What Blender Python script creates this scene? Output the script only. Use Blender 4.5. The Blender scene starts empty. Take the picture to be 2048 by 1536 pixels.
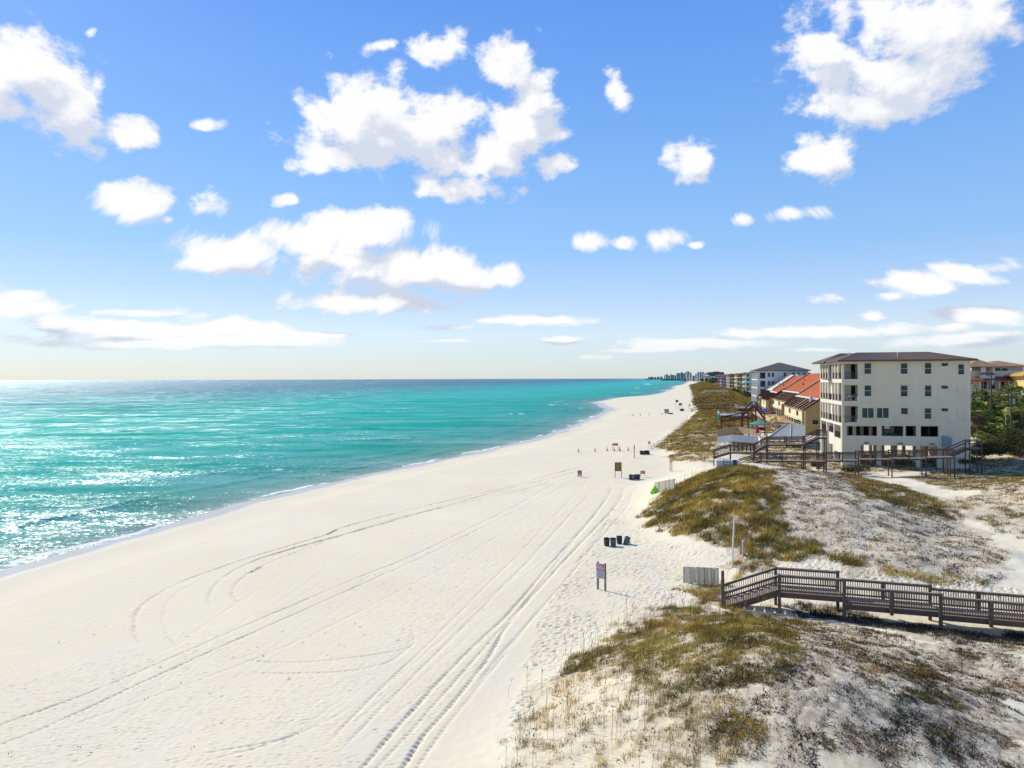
import bpy, math, random
import numpy as np
from mathutils import Matrix, Vector
random.seed(7); RNG = np.random.default_rng(11)
scene = bpy.context.scene
COL = scene.collection
R = math.radians
SUN_E = 4.7; SKY_E = .11; SKY_SAT = 1.12; SKY_VAL = 1.0; EXPO = 0.0; CLB = 8.75
SKY_MIX = .84; SKY_GP = [0, .048, .086, .136, .26, .4, 1]
SKY_GR = [tuple(k/SKY_E for k in c)+(1,) for c in [(.64, .70, .69), (.66, .79, .90), (.49, .66, .93), (.31, .56, .92), (.19, .43, .90), (.11, .31, .86), (.04, .14, .5)]]
SAND1 = (.745, .65, .445); SAND2 = (.80, .71, .50)
WATER = [(.45, (.42, .44, .34)), (.72, (.22, .33, .26)), (1.05, (.09, .28, .22)), (1.35, (.03, .29, .23)), (1.7, (.0, .35, .27)), (2.25, (.0, .42, .33)), (2.6, (.0, .26, .27)), (2.85, (.0, .12, .175)), (3.6, (.0, .095, .15))]
WROUGH = .27; WBUMP = 3.9; WGLOSS = .19; WSHEEN = .36; WSROUGH = .46
# ---------------------------------------------------------------- camera model
F = 1400.0; CAMZ = 16.0; HY = 757.5; ROLL = R(0.165)
RV = np.array([math.cos(ROLL), 0, -math.sin(ROLL)]); UV_ = np.array([math.sin(ROLL), 0, math.cos(ROLL)])
def ray(px, py):
    return np.array([0, 1.0, 0]) + (px-1024)/F*RV - (py-HY)/F*UV_
def W(px, py, Y):
    d = ray(px, py); return np.array([0, 0, CAMZ]) + d*Y
A = R(14.0); SA, CA = math.sin(A), math.cos(A)      # the coast runs 14 degrees right of the view
def uv(x, y): return x*SA+y*CA, x*CA-y*SA
def xy(u, v): return u*SA+v*CA, u*CA-v*SA
def zpx(py, px, Y): return float(W(px, py, Y)[2])
# ---------------------------------------------------------------- noise
_perm = np.random.default_rng(5).permutation(256).astype(np.int64); _perm = np.concatenate([_perm, _perm])
_ga = np.random.default_rng(6).uniform(0, 2*np.pi, 256); _gx, _gy = np.cos(_ga), np.sin(_ga)
def perlin(x, y, seed=0):
    x = np.asarray(x, float)+seed*17.13; y = np.asarray(y, float)+seed*9.71
    xi = np.floor(x).astype(np.int64); yi = np.floor(y).astype(np.int64); xf = x-xi; yf = y-yi
    xi &= 255; yi &= 255
    def g(ix, iy, fx, fy):
        h = _perm[_perm[ix & 255]+(iy & 255)]; return _gx[h]*fx+_gy[h]*fy
    su = xf*xf*xf*(xf*(xf*6-15)+10); sv = yf*yf*yf*(yf*(yf*6-15)+10)
    a = g(xi, yi, xf, yf); b = g(xi+1, yi, xf-1, yf); c = g(xi, yi+1, xf, yf-1); d = g(xi+1, yi+1, xf-1, yf-1)
    return (a+(b-a)*su)+((c+(d-c)*su)-(a+(b-a)*su))*sv
def fbm(x, y, o=4, seed=0, gain=.5):
    s = 0; a = 1; f = 1
    for k in range(o):
        s = s+a*perlin(np.asarray(x)*f, np.asarray(y)*f, seed+k*3); a *= gain; f *= 2.03
    return s
def sstep(a, b, x):
    t = np.clip((x-a)/(b-a), 0, 1); return t*t*(3-2*t)
# ---------------------------------------------------------------- terrain
US = [-200, 0, 46, 59, 79, 103, 135, 159, 186, 239, 300, 362, 420, 466, 577, 632, 752, 1036, 1436, 1917, 4000, 7000, 10000, 14000, 20000, 60000]
VS = [-56, -56, -55.7, -55.5, -56, -52.6, -46.6, -42.6, -38.6, -37.3, -37.5, -40, -52, -61, -57, -40, -28, -21, -27, -7, 6, 0, -260, -700, -1900, -14000]
def vs(u): 
    u = np.asarray(u, float)
    return np.interp(u, US, VS)+0.9*perlin(u/14.0, u*0, 40)*np.clip(u/60, 0.3, 1.0)+np.interp(u, [200, 300, 700, 1500], [0, 2.5, 4, 4])*perlin(u/60.0, u*0, 44)
UT = [-50, 20, 27, 36, 44, 50, 56, 62, 75, 95, 108, 118, 150, 165, 240, 375, 500, 900, 2000, 10000, 60000]
VT = [-12, -9, -7.5, -5.5, -3, 1, 1, -2, -5.5, -6, -2, -1, -5, -7, 0, 5, 8, 13, 30, 40, -14000+60]
def vt(u): return np.interp(u, UT, VT)
AU = [-100, 0, 52, 66, 85, 105, 140, 400, 2000]; AH = [.05, .1, .12, .7, 1.0, .75, .9, 1.4, 1.5]
BUMPS = [(30, 3.0, 2.35, 8.0, 5.5), (24, 8, .9, 9, 7), (46.3, 15, -.55, 2.2, 9), (78, 3, 1.5, 11, 6), (80, 12, 2.5, 13, 7.5), (96, 6, 1.2, 7, 9),
         (83, 44, 3.3, 9, 9), (94, 54, 2.2, 8, 9), (66, 55, 1.8, 10, 12), (60, 14, .5, 6, 6), (135, 3, .8, 14, 7), (185, 6, .7, 20, 8), (260, 14, .8, 30, 9)]
def H0(x, y):
    x = np.asarray(x, float); y = np.asarray(y, float)
    u, v = uv(x, y); s = v-vs(u)
    z = np.interp(s, [-400, -120, -30, 0, 5, 12, 30, 50, 70], [-9, -5, -1.6, 0, .62, 1.05, 1.2, 1.3, 1.5])
    t = sstep(vt(u)-1.5, vt(u)+11, v)
    z = z+t*np.interp(u, AU, AH)
    d = 0
    for (bu, bv, am, su, sv) in BUMPS:
        d = d+am*np.exp(-.5*((u-bu)/su)**2-.5*((v-bv)/sv)**2)
    z = z+d*sstep(vt(u)-3, vt(u)+4, v)
    nz = fbm(x/9.0, y/9.0, 3, 3)*.55
    k = t*np.interp(u, [0, 42, 46, 50, 58, 2000], [1, .8, .35, .35, 1, 1])
    z = z+k*nz*np.interp(v, [24, 34, 60], [1, .35, .3])
    return z
def G(px, py, dz=0.0):
    d = ray(px, py); Ys = np.geomspace(14, 30000, 4000)
    zz = CAMZ+d[2]*Ys; h = H0(d[0]*Ys, Ys)+dz
    i = int(np.argmax(zz < h))
    if i == 0: Y = Ys[-1]
    else:
        a, b = zz[i-1]-h[i-1], zz[i]-h[i]; Y = Ys[i-1]+(Ys[i]-Ys[i-1])*a/(a-b)
    return np.array([d[0]*Y, Y, CAMZ+d[2]*Y])
def h0(x, y): return float(H0(x, y))
# ---------------------------------------------------------------- materials
MATS = {}
def nodes_of(name):
    m = bpy.data.materials.new(name); m.use_nodes = True
    nt = m.node_tree; nt.nodes.clear()
    out = nt.nodes.new('ShaderNodeOutputMaterial'); return m, nt, out
def mat(name, col, rough=.7, var=.12, scale=3.0, bump=0.0, bscale=30.0, metal=0.0, dirt=0.0, spec=.35, stretch=None):
    if name in MATS: return MATS[name]
    m, nt, out = nodes_of(name); N = nt.nodes.new; L = nt.links.new
    b = N('ShaderNodeBsdfPrincipled'); L(b.outputs[0], out.inputs[0])
    tc = N('ShaderNodeTexCoord'); mp = N('ShaderNodeMapping'); L(tc.outputs['Object'], mp.inputs[0])
    if stretch: mp.inputs['Scale'].default_value = stretch
    n = N('ShaderNodeTexNoise'); n.inputs['Scale'].default_value = scale; n.inputs['Detail'].default_value = 5; L(mp.outputs[0], n.inputs['Vector'])
    oi = N('ShaderNodeObjectInfo')
    mr = N('ShaderNodeMapRange'); L(n.outputs['Fac'], mr.inputs[0]); mr.inputs[1].default_value = .25; mr.inputs[2].default_value = .75
    mr.inputs[3].default_value = 1-var; mr.inputs[4].default_value = 1+var
    vm = N('ShaderNodeVectorMath'); vm.operation = 'SCALE'; vm.inputs[0].default_value = col[:3]; L(mr.outputs[0], vm.inputs['Scale'])
    src = vm.outputs[0]
    if dirt:
        n2 = N('ShaderNodeTexNoise'); n2.inputs['Scale'].default_value = scale*.35; n2.inputs['Detail'].default_value = 8; L(mp.outputs[0], n2.inputs['Vector'])
        r2 = N('ShaderNodeMapRange'); L(n2.outputs['Fac'], r2.inputs[0]); r2.inputs[1].default_value = .52; r2.inputs[2].default_value = .75; r2.inputs[3].default_value = 0; r2.inputs[4].default_value = dirt
        mx = N('ShaderNodeMix'); mx.data_type = 'RGBA'; L(r2.outputs[0], mx.inputs[0]); L(src, mx.inputs[6]); mx.inputs[7].default_value = (col[0]*.45, col[1]*.42, col[2]*.4, 1)
        src = mx.outputs[2]
    L(src, b.inputs['Base Color'])
    b.inputs['Roughness'].default_value = rough; b.inputs['Metallic'].default_value = metal; b.inputs['Specular IOR Level'].default_value = spec
    if bump:
        n3 = N('ShaderNodeTexNoise'); n3.inputs['Scale'].default_value = bscale; n3.inputs['Detail'].default_value = 4; L(mp.outputs[0], n3.inputs['Vector'])
        bp = N('ShaderNodeBump'); bp.inputs['Strength'].default_value = bump; bp.inputs['Distance'].default_value = .05; L(n3.outputs['Fac'], bp.inputs['Height']); L(bp.outputs[0], b.inputs['Normal'])
    MATS[name] = m; return m
def attr_mat(name, rough=.7, trans=0.0):
    """vertex-colour material for leaves and grass"""
    m, nt, out = nodes_of(name); N = nt.nodes.new; L = nt.links.new
    a = N('ShaderNodeAttribute'); a.attribute_name = 'col'
    b = N('ShaderNodeBsdfDiffuse'); L(a.outputs['Color'], b.inputs['Color'])
    if trans:
        t = N('ShaderNodeBsdfTranslucent'); L(a.outputs['Color'], t.inputs['Color'])
        mx = N('ShaderNodeMixShader'); mx.inputs[0].default_value = trans; L(b.outputs[0], mx.inputs[1]); L(t.outputs[0], mx.inputs[2]); L(mx.outputs[0], out.inputs[0])
    else: L(b.outputs[0], out.inputs[0])
    MATS[name] = m; return m
def glass(name, col, rough=.15):
    """dark window glass, reflects the sky"""
    if name in MATS: return MATS[name]
    m, nt, out = nodes_of(name); N = nt.nodes.new; L = nt.links.new
    b = N('ShaderNodeBsdfPrincipled'); L(b.outputs[0], out.inputs[0])
    tc = N('ShaderNodeTexCoord'); n = N('ShaderNodeTexNoise'); n.inputs['Scale'].default_value = 1.6; n.inputs['Detail'].default_value = 3; L(tc.outputs['Object'], n.inputs['Vector'])
    r = N('ShaderNodeValToRGB'); L(n.outputs['Fac'], r.inputs[0]); r.color_ramp.elements[0].position = .35; r.color_ramp.elements[1].position = .7
    r.color_ramp.elements[0].color = (*[c*.5 for c in col], 1); r.color_ramp.elements[1].color = (*[c*1.5 for c in col], 1)
    L(r.outputs[0], b.inputs['Base Color']); b.inputs['Roughness'].default_value = rough; b.inputs['Specular IOR Level'].default_value = .35
    MATS[name] = m; return m
# ---------------------------------------------------------------- mesh builder
class MB:
    def __init__(s): s.v = []; s.f = []; s.m = []; s.mi = 0; s.smooth = False
    def q(s, *pts):
        b = len(s.v); s.v += [tuple(map(float, p)) for p in pts]; s.f.append(tuple(range(b, b+len(pts)))); s.m.append(s.mi); return s
    def box(s, x0, x1, y0, y1, z0, z1):
        b = len(s.v)
        s.v += [(x0, y0, z0), (x1, y0, z0), (x1, y1, z0), (x0, y1, z0), (x0, y0, z1), (x1, y0, z1), (x1, y1, z1), (x0, y1, z1)]
        s.f += [(b+0, b+3, b+2, b+1), (b+4, b+5, b+6, b+7), (b+0, b+1, b+5, b+4), (b+1, b+2, b+6, b+5), (b+2, b+3, b+7, b+6), (b+3, b+0, b+4, b+7)]
        s.m += [s.mi]*6; return s
    def beam(s, p, q, w, h, up=(0, 0, 1)):
        p = Vector(p); q = Vector(q); d = (q-p)
        if d.length < 1e-6: return s
        d.normalize(); U = Vector(up)
        if abs(d.dot(U)) > .98: U = Vector((1, 0, 0))
        S = d.cross(U).normalized(); U = S.cross(d).normalized(); b = len(s.v)
        for P in (p, q):
            for (a, c) in ((-1, -1), (1, -1), (1, 1), (-1, 1)): s.v.append(tuple(P+S*(a*w/2)+U*(c*h/2)))
        s.f += [(b, b+1, b+2, b+3), (b+7, b+6, b+5, b+4)]+[(b+i, b+4+i, b+4+(i+1) % 4, b+(i+1) % 4) for i in range(4)]
        s.m += [s.mi]*6; return s
    def tube(s, p, q, r0, r1, n=8, cap=True):
        p = Vector(p); q = Vector(q); d = (q-p).normalized(); U = Vector((0, 0, 1)) if abs(d.z) < .9 else Vector((1, 0, 0))
        S = d.cross(U).normalized(); T = S.cross(d).normalized(); b = len(s.v)
        for P, r in ((p, r0), (q, r1)):
            for k in range(n):
                a = 2*math.pi*k/n; s.v.append(tuple(P+S*(r*math.cos(a))+T*(r*math.sin(a))))
        for k in range(n): s.f.append((b+k, b+(k+1) % n, b+n+(k+1) % n, b+n+k)); s.m.append(s.mi)
        if cap: s.f += [tuple(b+n+k for k in range(n)), tuple(b+n-1-k for k in range(n))]; s.m += [s.mi]*2
        return s
    def lathe(s, prof, n=16, c=(0, 0, 0), jit=0):
        b = len(s.v)
        for (r, z) in prof:
            for k in range(n):
                a = 2*math.pi*k/n; s.v.append((c[0]+r*math.cos(a), c[1]+r*math.sin(a), c[2]+z))
        for i in range(len(prof)-1):
            for k in range(n):
                s.f.append((b+i*n+k, b+i*n+(k+1) % n, b+(i+1)*n+(k+1) % n, b+(i+1)*n+k)); s.m.append(s.mi)
        return s
    def wall(s, P, U, w, h, th, holes=(), N=None):
        """vertical wall with rectangular openings; U along, N outward"""
        P = Vector(P); U = Vector(U); V = Vector((0, 0, 1)); N = Vector(N)
        xs = sorted({0.0, float(w)} | {float(max(0, min(w, k))) for o in holes for k in o[:2]}); zs = sorted({0.0, float(h)} | {float(max(0, min(h, k))) for o in holes for k in o[2:4]})
        nx, nz = len(xs)-1, len(zs)-1
        def solid(i, j):
            if i < 0 or j < 0 or i >= nx or j >= nz: return False
            cx = (xs[i]+xs[i+1])/2; cz = (zs[j]+zs[j+1])/2
            return not any(o[0] < cx < o[1] and o[2] < cz < o[3] for o in holes)
        def pt(a, b, t): return tuple(P+U*a+V*b-N*t)
        for i in range(nx):
            for j in range(nz):
                if not solid(i, j): continue
                a0, a1, b0, b1 = xs[i], xs[i+1], zs[j], zs[j+1]
                s.q(pt(a0, b0, 0), pt(a1, b0, 0), pt(a1, b1, 0), pt(a0, b1, 0)); s.q(pt(a0, b0, th), pt(a0, b1, th), pt(a1, b1, th), pt(a1, b0, th))
                if not solid(i-1, j): s.q(pt(a0, b0, 0), pt(a0, b1, 0), pt(a0, b1, th), pt(a0, b0, th))
                if not solid(i+1, j): s.q(pt(a1, b0, 0), pt(a1, b0, th), pt(a1, b1, th), pt(a1, b1, 0))
                if not solid(i, j-1): s.q(pt(a0, b0, 0), pt(a0, b0, th), pt(a1, b0, th), pt(a1, b0, 0))
                if not solid(i, j+1): s.q(pt(a0, b1, 0), pt(a1, b1, 0), pt(a1, b1, th), pt(a0, b1, th))
        return s
    def hip(s, x0, x1, y0, y1, z, rise, th=.22, ridge=None):
        """hip roof; ridge along the longer side"""
        w, d = x1-x0, y1-y0
        if w >= d: r = d/2 if ridge is None else ridge; a = (x0+r, (y0+y1)/2, z+rise); b = (x1-r, (y0+y1)/2, z+rise)
        else: r = w/2 if ridge is None else ridge; a = ((x0+x1)/2, y0+r, z+rise); b = ((x0+x1)/2, y1-r, z+rise)
        c = [(x0, y0, z), (x1, y0, z), (x1, y1, z), (x0, y1, z)]; lo = [(p[0], p[1], z-th) for p in c]
        if w >= d: s.q(c[0], c[1], b, a); s.q(c[1], c[2], b); s.q(c[2], c[3], a, b); s.q(c[3], c[0], a)
        else: s.q(c[0], c[1], a); s.q(c[1], c[2], b, a); s.q(c[2], c[3], b); s.q(c[3], c[0], a, b)
        for i in range(4): s.q(lo[i], lo[(i+1) % 4], c[(i+1) % 4], c[i])
        s.q(*lo[::-1]); return s
    def mesh(s, name, mats):
        me = bpy.data.meshes.new(name); me.from_pydata(s.v, [], s.f)
        for m in (mats if isinstance(mats, (list, tuple)) else [mats]): me.materials.append(m)
        if isinstance(mats, (list, tuple)) and len(mats) > 1: me.polygons.foreach_set('material_index', s.m)
        if s.smooth: me.polygons.foreach_set('use_smooth', [True]*len(s.f))
        me.update(); return me
    def build(s, name, mats, parent=None, loc=(0, 0, 0), rz=0):
        return put(name, s.mesh(name, mats), parent, loc, rz)
def put(name, me, parent=None, loc=(0, 0, 0), rz=0, sc=None):
    o = bpy.data.objects.new(name, me); COL.objects.link(o); o.parent = parent; o.location = loc; o.rotation_euler = (0, 0, rz)
    if sc: o.scale = sc
    return o
def each(name, m, parent, boxes):
    for b in boxes: MB().box(*b).build(name, m, parent)
def tag(o, label, cat, group=None, kind=None):
    if label: o['label'] = label
    if cat: o['category'] = cat
    if group: o['group'] = group
    if kind: o['kind'] = kind
    return o
def thing(name, label, cat, loc, rz=0, group=None):
    return tag(put(name, None, None, loc, rz), label, cat, group)
def struct(o, kind='structure'): o['kind'] = kind; return o
def copy_tree(o, parent=None):
    c = o.copy(); COL.objects.link(c); c.parent = parent
    for ch in KIDS(o): copy_tree(ch, c)
    return c
def KIDS(o): return [k for k in bpy.data.objects if k.parent is o]
def dup(o, label, loc, rz=None):
    c = copy_tree(o); c.location = loc; c['label'] = label
    if rz is not None: c.rotation_euler = (0, 0, rz)
    return c
def np_mesh(name, co, faces_flat, nper, mats, attrs=None, cols=None, smooth=False):
    """co (N,3); faces_flat int array; nper verts per face constant or array"""
    me = bpy.data.meshes.new(name); me.vertices.add(len(co)); me.vertices.foreach_set('co', np.ascontiguousarray(co, np.float32).ravel())
    faces_flat = np.asarray(faces_flat, np.int32).ravel(); me.loops.add(len(faces_flat)); me.loops.foreach_set('vertex_index', faces_flat)
    if np.isscalar(nper): nf = len(faces_flat)//nper; tot = np.full(nf, nper, np.int32)
    else: tot = np.asarray(nper, np.int32); nf = len(tot)
    st = np.concatenate([[0], np.cumsum(tot)[:-1]]).astype(np.int32)
    me.polygons.add(nf); me.polygons.foreach_set('loop_start', st); me.polygons.foreach_set('loop_total', tot)
    if smooth: me.polygons.foreach_set('use_smooth', np.ones(nf, bool))
    for m in (mats if isinstance(mats, (list, tuple)) else [mats]): me.materials.append(m)
    me.update(calc_edges=True)
    for k, a in (attrs or {}).items():
        at = me.attributes.new(k, 'FLOAT', 'POINT'); at.data.foreach_set('value', np.ascontiguousarray(a, np.float32).ravel())
    if cols is not None:
        at = me.color_attributes.new('col', 'FLOAT_COLOR', 'POINT'); c4 = np.ones((len(co), 4), np.float32); c4[:, :3] = cols; at.data.foreach_set('color', c4.ravel())
    me.validate(); return me
def in_poly(x, y, poly):
    ins = np.zeros(x.shape, bool); n = len(poly)
    for i in range(n):
        x0, y0 = poly[i]; x1, y1 = poly[(i+1) % n]
        if y0 == y1: continue
        c = ((y0 > y) != (y1 > y)) & (x < (x1-x0)*(y-y0)/(y1-y0)+x0); ins ^= c
    return ins
def wpoly(pts): return [tuple(G(*p)[:2]) for p in pts]

# ---------------------------------------------------------------- camera
cd = bpy.data.cameras.new('camera'); cam = bpy.data.objects.new('camera', cd); COL.objects.link(cam); scene.camera = cam
cd.sensor_width = 36; cd.lens = F/2048*36; cd.shift_y = -(768-HY)/2048; cd.clip_start = .5; cd.clip_end = 150000
M = Matrix.Identity(4)
for i in range(3): M[i][0] = RV[i]; M[i][1] = UV_[i]; M[i][2] = (0, -1, 0)[i]
M[2][3] = CAMZ; cam.matrix_world = M
# ---------------------------------------------------------------- sun + sky
SUN_AZ, SUN_EL = R(-48), R(38)            # azimuth from +Y, left is negative
sd = bpy.data.lights.new('sun', 'SUN'); sd.energy = SUN_E; sd.angle = R(.53); sd.color = (1, .93, .77)
so = bpy.data.objects.new('sun', sd); COL.objects.link(so)
sv_ = Vector((math.sin(SUN_AZ)*math.cos(SUN_EL), math.cos(SUN_AZ)*math.cos(SUN_EL), math.sin(SUN_EL)))
so.rotation_euler = (-sv_).to_track_quat('-Z', 'Y').to_euler(); so.location = (-60, 20, 80)
w = bpy.data.worlds.new('World'); scene.world = w; w.use_nodes = True
nt = w.node_tree; nt.nodes.clear(); N = nt.nodes.new; L = nt.links.new
wo = N('ShaderNodeOutputWorld'); bg = N('ShaderNodeBackground'); bg.inputs[1].default_value = SKY_E; L(bg.outputs[0], wo.inputs[0])
sky = N('ShaderNodeTexSky'); sky.sky_type = 'NISHITA'; sky.sun_disc = False; sky.sun_elevation = SUN_EL; sky.sun_rotation = SUN_AZ
sky.altitude = 0; sky.air_density = 1.0; sky.dust_density = .4; sky.ozone_density = 2.0
def mth(op, a=None, b=None, c=None, t=nt):
    n = t.nodes.new('ShaderNodeMath'); n.operation = op
    for i, k in enumerate((a, b, c)):
        if k is None: continue
        if isinstance(k, (int, float)): n.inputs[i].default_value = k
        else: t.links.new(k, n.inputs[i])
    return n.outputs[0]
def vmt(op, a, b=None, t=nt, sc=None):
    n = t.nodes.new('ShaderNodeVectorMath'); n.operation = op
    for i, k in enumerate((a, b)):
        if k is None: continue
        if isinstance(k, (tuple, list)): n.inputs[i].default_value = k
        else: t.links.new(k, n.inputs[i])
    if sc is not None:
        if isinstance(sc, (int, float)): n.inputs['Scale'].default_value = sc
        else: t.links.new(sc, n.inputs['Scale'])
    return n
def mrange(x, a, b, c, d, t=nt, smooth=False):
    n = t.nodes.new('ShaderNodeMapRange'); 
    if smooth: n.interpolation_type = 'SMOOTHSTEP'
    t.links.new(x, n.inputs[0])
    for i, k in enumerate((a, b, c, d)): n.inputs[i+1].default_value = k
    return n.outputs[0]
# clouds: each is an ellipse (azimuth, elevation) in the sky
CL = [(60,140,175,72),(140,215,90,62),(0,190,90,50),(265,250,52,38),(205,55,14,14),(402,250,40,12),
 (770,215,110,80),(830,265,185,85),(780,300,120,45),(900,235,80,60),(650,320,75,28),(700,250,90,55),(1015,130,70,62),(1065,190,58,60),(1050,255,62,50),(1110,330,32,20),(1000,305,60,40),(890,320,75,36),(870,105,66,32),(755,85,34,14),(915,378,98,24),(850,385,38,18),
 (1240,183,24,42),(1388,328,46,50),(1648,322,72,42),(1810,50,185,92),(1745,150,165,80),(1730,215,110,38),(1870,110,110,70),(1640,120,55,40),(1990,20,40,26),
 (275,403,62,34),(425,412,42,32),(562,403,28,17),(335,438,16,10),
 (715,458,110,40),(600,485,78,28),(770,440,58,30),(700,500,60,14),(435,512,98,40),(480,540,52,18),
 (800,540,190,44),(930,552,130,40),(700,522,70,26),(1010,540,52,30),(610,530,30,18),(735,605,205,27),(650,600,90,26),
 (45,612,120,34),(20,585,60,20),(120,640,90,16),(240,624,135,9),(480,652,115,20),(300,656,170,14),(400,680,280,14),(640,668,130,9),
 (1060,638,128,14),(900,654,82,12),(1120,678,50,13),(890,686,60,6),(1182,490,38,22),(1245,490,22,14),(1330,482,42,22),(1380,492,22,8),
 (1500,450,38,15),(1590,441,66,17),(1840,572,85,26),(1960,545,90,24),(1780,590,40,12),(1662,600,48,15),(1742,630,28,14),(1950,634,100,20),(1900,655,60,10),
 (1600,665,210,16),(1400,688,170,14),(1330,698,120,9),(1930,680,150,15),(2010,668,60,10),(1200,712,60,7),(1640,700,80,8),(310,632,80,6)]
def cloud_group(gname, LIST, detail):
 gt = bpy.data.node_groups.new(gname, 'ShaderNodeTree')
 gt.interface.new_socket('Vector', in_out='INPUT', socket_type='NodeSocketVector')       # (azimuth, elevation, 0)
 gt.interface.new_socket('Noise', in_out='INPUT', socket_type='NodeSocketVector')
 gt.interface.new_socket('Density', in_out='OUTPUT', socket_type='NodeSocketFloat')
 gi = gt.nodes.new('NodeGroupInput'); go = gt.nodes.new('NodeGroupOutput')
 def nz(scale, det, rough, dist=0):
     n = gt.nodes.new('ShaderNodeTexNoise'); n.inputs['Scale'].default_value = scale; n.inputs['Detail'].default_value = det; n.inputs['Roughness'].default_value = rough
     n.inputs['Distortion'].default_value = dist; gt.links.new(gi.outputs[1], n.inputs['Vector']); return n
 wn = nz(5.5, 3, .6); wv = vmt('SUBTRACT', wn.outputs['Color'], (.5, .5, .5), t=gt)
 sep = gt.nodes.new('ShaderNodeSeparateXYZ'); gt.links.new(gi.outputs[0], sep.inputs[0])
 wamt = mrange(sep.outputs[1], 0.02, .4, .02, .085, t=gt)
 wv2 = vmt('SCALE', wv.outputs[0], t=gt, sc=wamt); pos = vmt('ADD', gi.outputs[0], wv2.outputs[0], t=gt); pos = vmt('MULTIPLY', pos.outputs[0], (1, 1, 0), t=gt)
 acc = None
 for (cx, cy, rx, ry) in LIST:
     d = ray(cx, cy); az = math.atan2(d[0], d[1]); hd = math.hypot(d[0], d[1]); el = math.atan2(d[2], hd)
     rxa = rx*1.05/F/hd/hd; rya = ry*(1.05 if cy < 560 else .88)/F*math.cos(el)*math.cos(el)/max(1, hd*.93)
     n = vmt('SUBTRACT', pos.outputs[0], (az, el, 0), t=gt); n = vmt('MULTIPLY', n.outputs[0], (1/rxa, 1/rya, 0), t=gt); n = vmt('DOT_PRODUCT', n.outputs[0], n.outputs[0], t=gt)
     v = n.outputs['Value'] if rx*ry > 1500 else mth('ADD', n.outputs['Value'], .22, t=gt)
     acc = v if acc is None else mth('SMOOTH_MIN' if True else 'MINIMUM', acc, v, .35, t=gt)
 rad = mth('SQRT', mth('MAXIMUM', acc, 0.0, t=gt), t=gt); field = mth('MULTIPLY', mth('SUBTRACT', 1.0, rad, t=gt), 1.25, t=gt)
 field = mth('MAXIMUM', field, -1.2, t=gt)
 n1 = nz(8.5, 8 if detail else 5, .60, .2); nn = mth('MULTIPLY', mth('SUBTRACT', n1.outputs['Fac'], .5, t=gt), 2.5, t=gt)
 if detail: vo = gt.nodes.new('ShaderNodeTexVoronoi'); vo.voronoi_dimensions = '2D'; vo.inputs['Scale'].default_value = 26; vo.inputs['Detail'].default_value = 1; gt.links.new(gi.outputs[1], vo.inputs['Vector']); nn = mth('ADD', nn, mth('MULTIPLY', mth('SUBTRACT', .42, vo.outputs['Distance'], t=gt), .55, t=gt), t=gt)
 if detail: n4 = nz(34.0, 6, .7, .1); nn = mth('ADD', nn, mth('MULTIPLY', mth('SUBTRACT', n4.outputs['Fac'], .5, t=gt), 1.9, t=gt), t=gt)
 tot = mth('ADD', mth('ADD', field, nn, t=gt), .22, t=gt); gt.links.new(tot, go.inputs[0])
 return gt
tc = N('ShaderNodeTexCoord'); sx = N('ShaderNodeSeparateXYZ'); L(tc.outputs['Generated'], sx.inputs[0])
az = mth('ARCTAN2', sx.outputs[0], sx.outputs[1]); el = mth('ARCSINE', sx.outputs[2])
cv = N('ShaderNodeCombineXYZ'); L(az, cv.inputs[0]); L(el, cv.inputs[1])
zz = mth('ADD', mth('MAXIMUM', sx.outputs[2], 0.0), .16)
pv = N('ShaderNodeCombineXYZ'); L(mth('MULTIPLY', az, mrange(el, .0, .22, .62, 1)), pv.inputs[0]); L(mth('MULTIPLY', el, mrange(el, .0, .22, 2.6, 1.35)), pv.inputs[1]); pv.inputs[2].default_value = 2.3
g1 = N('ShaderNodeGroup'); g1.node_tree = cloud_group('cloud_density', CL, True); L(cv.outputs[0], g1.inputs[0]); L(pv.outputs[0], g1.inputs[1])
offs = vmt('ADD', cv.outputs[0], (-.02, .034, 0)); offn = vmt('ADD', pv.outputs[0], (-.022, .046, 0))
g2 = N('ShaderNodeGroup'); g2.node_tree = cloud_group('cloud_depth', [c for c in CL if c[2]*c[3] > 900], False); L(offs.outputs[0], g2.inputs[0]); L(offn.outputs[0], g2.inputs[1])
alpha = mrange(g1.outputs[0], -.10, .72, 0, 1, smooth=True)
above = mrange(mth('ADD', mth('MULTIPLY', g2.outputs[0], .42), mth('MULTIPLY', mth('SUBTRACT', g2.outputs[0], g1.outputs[0]), 1.0)), -.25, .95, 0, 1, smooth=True)
hz = mrange(el, .02, .22, 1, 0)
shade = mth('MULTIPLY', above, mth('ADD', .72, mth('MULTIPLY', hz, .28)))
ccol = N('ShaderNodeMix'); ccol.data_type = 'RGBA'; L(shade, ccol.inputs[0]); ccol.inputs[6].default_value = (1.06*CLB, 1.05*CLB, 1.06*CLB, 1); ccol.inputs[7].default_value = (.58*CLB, .65*CLB, .80*CLB, 1)
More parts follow.
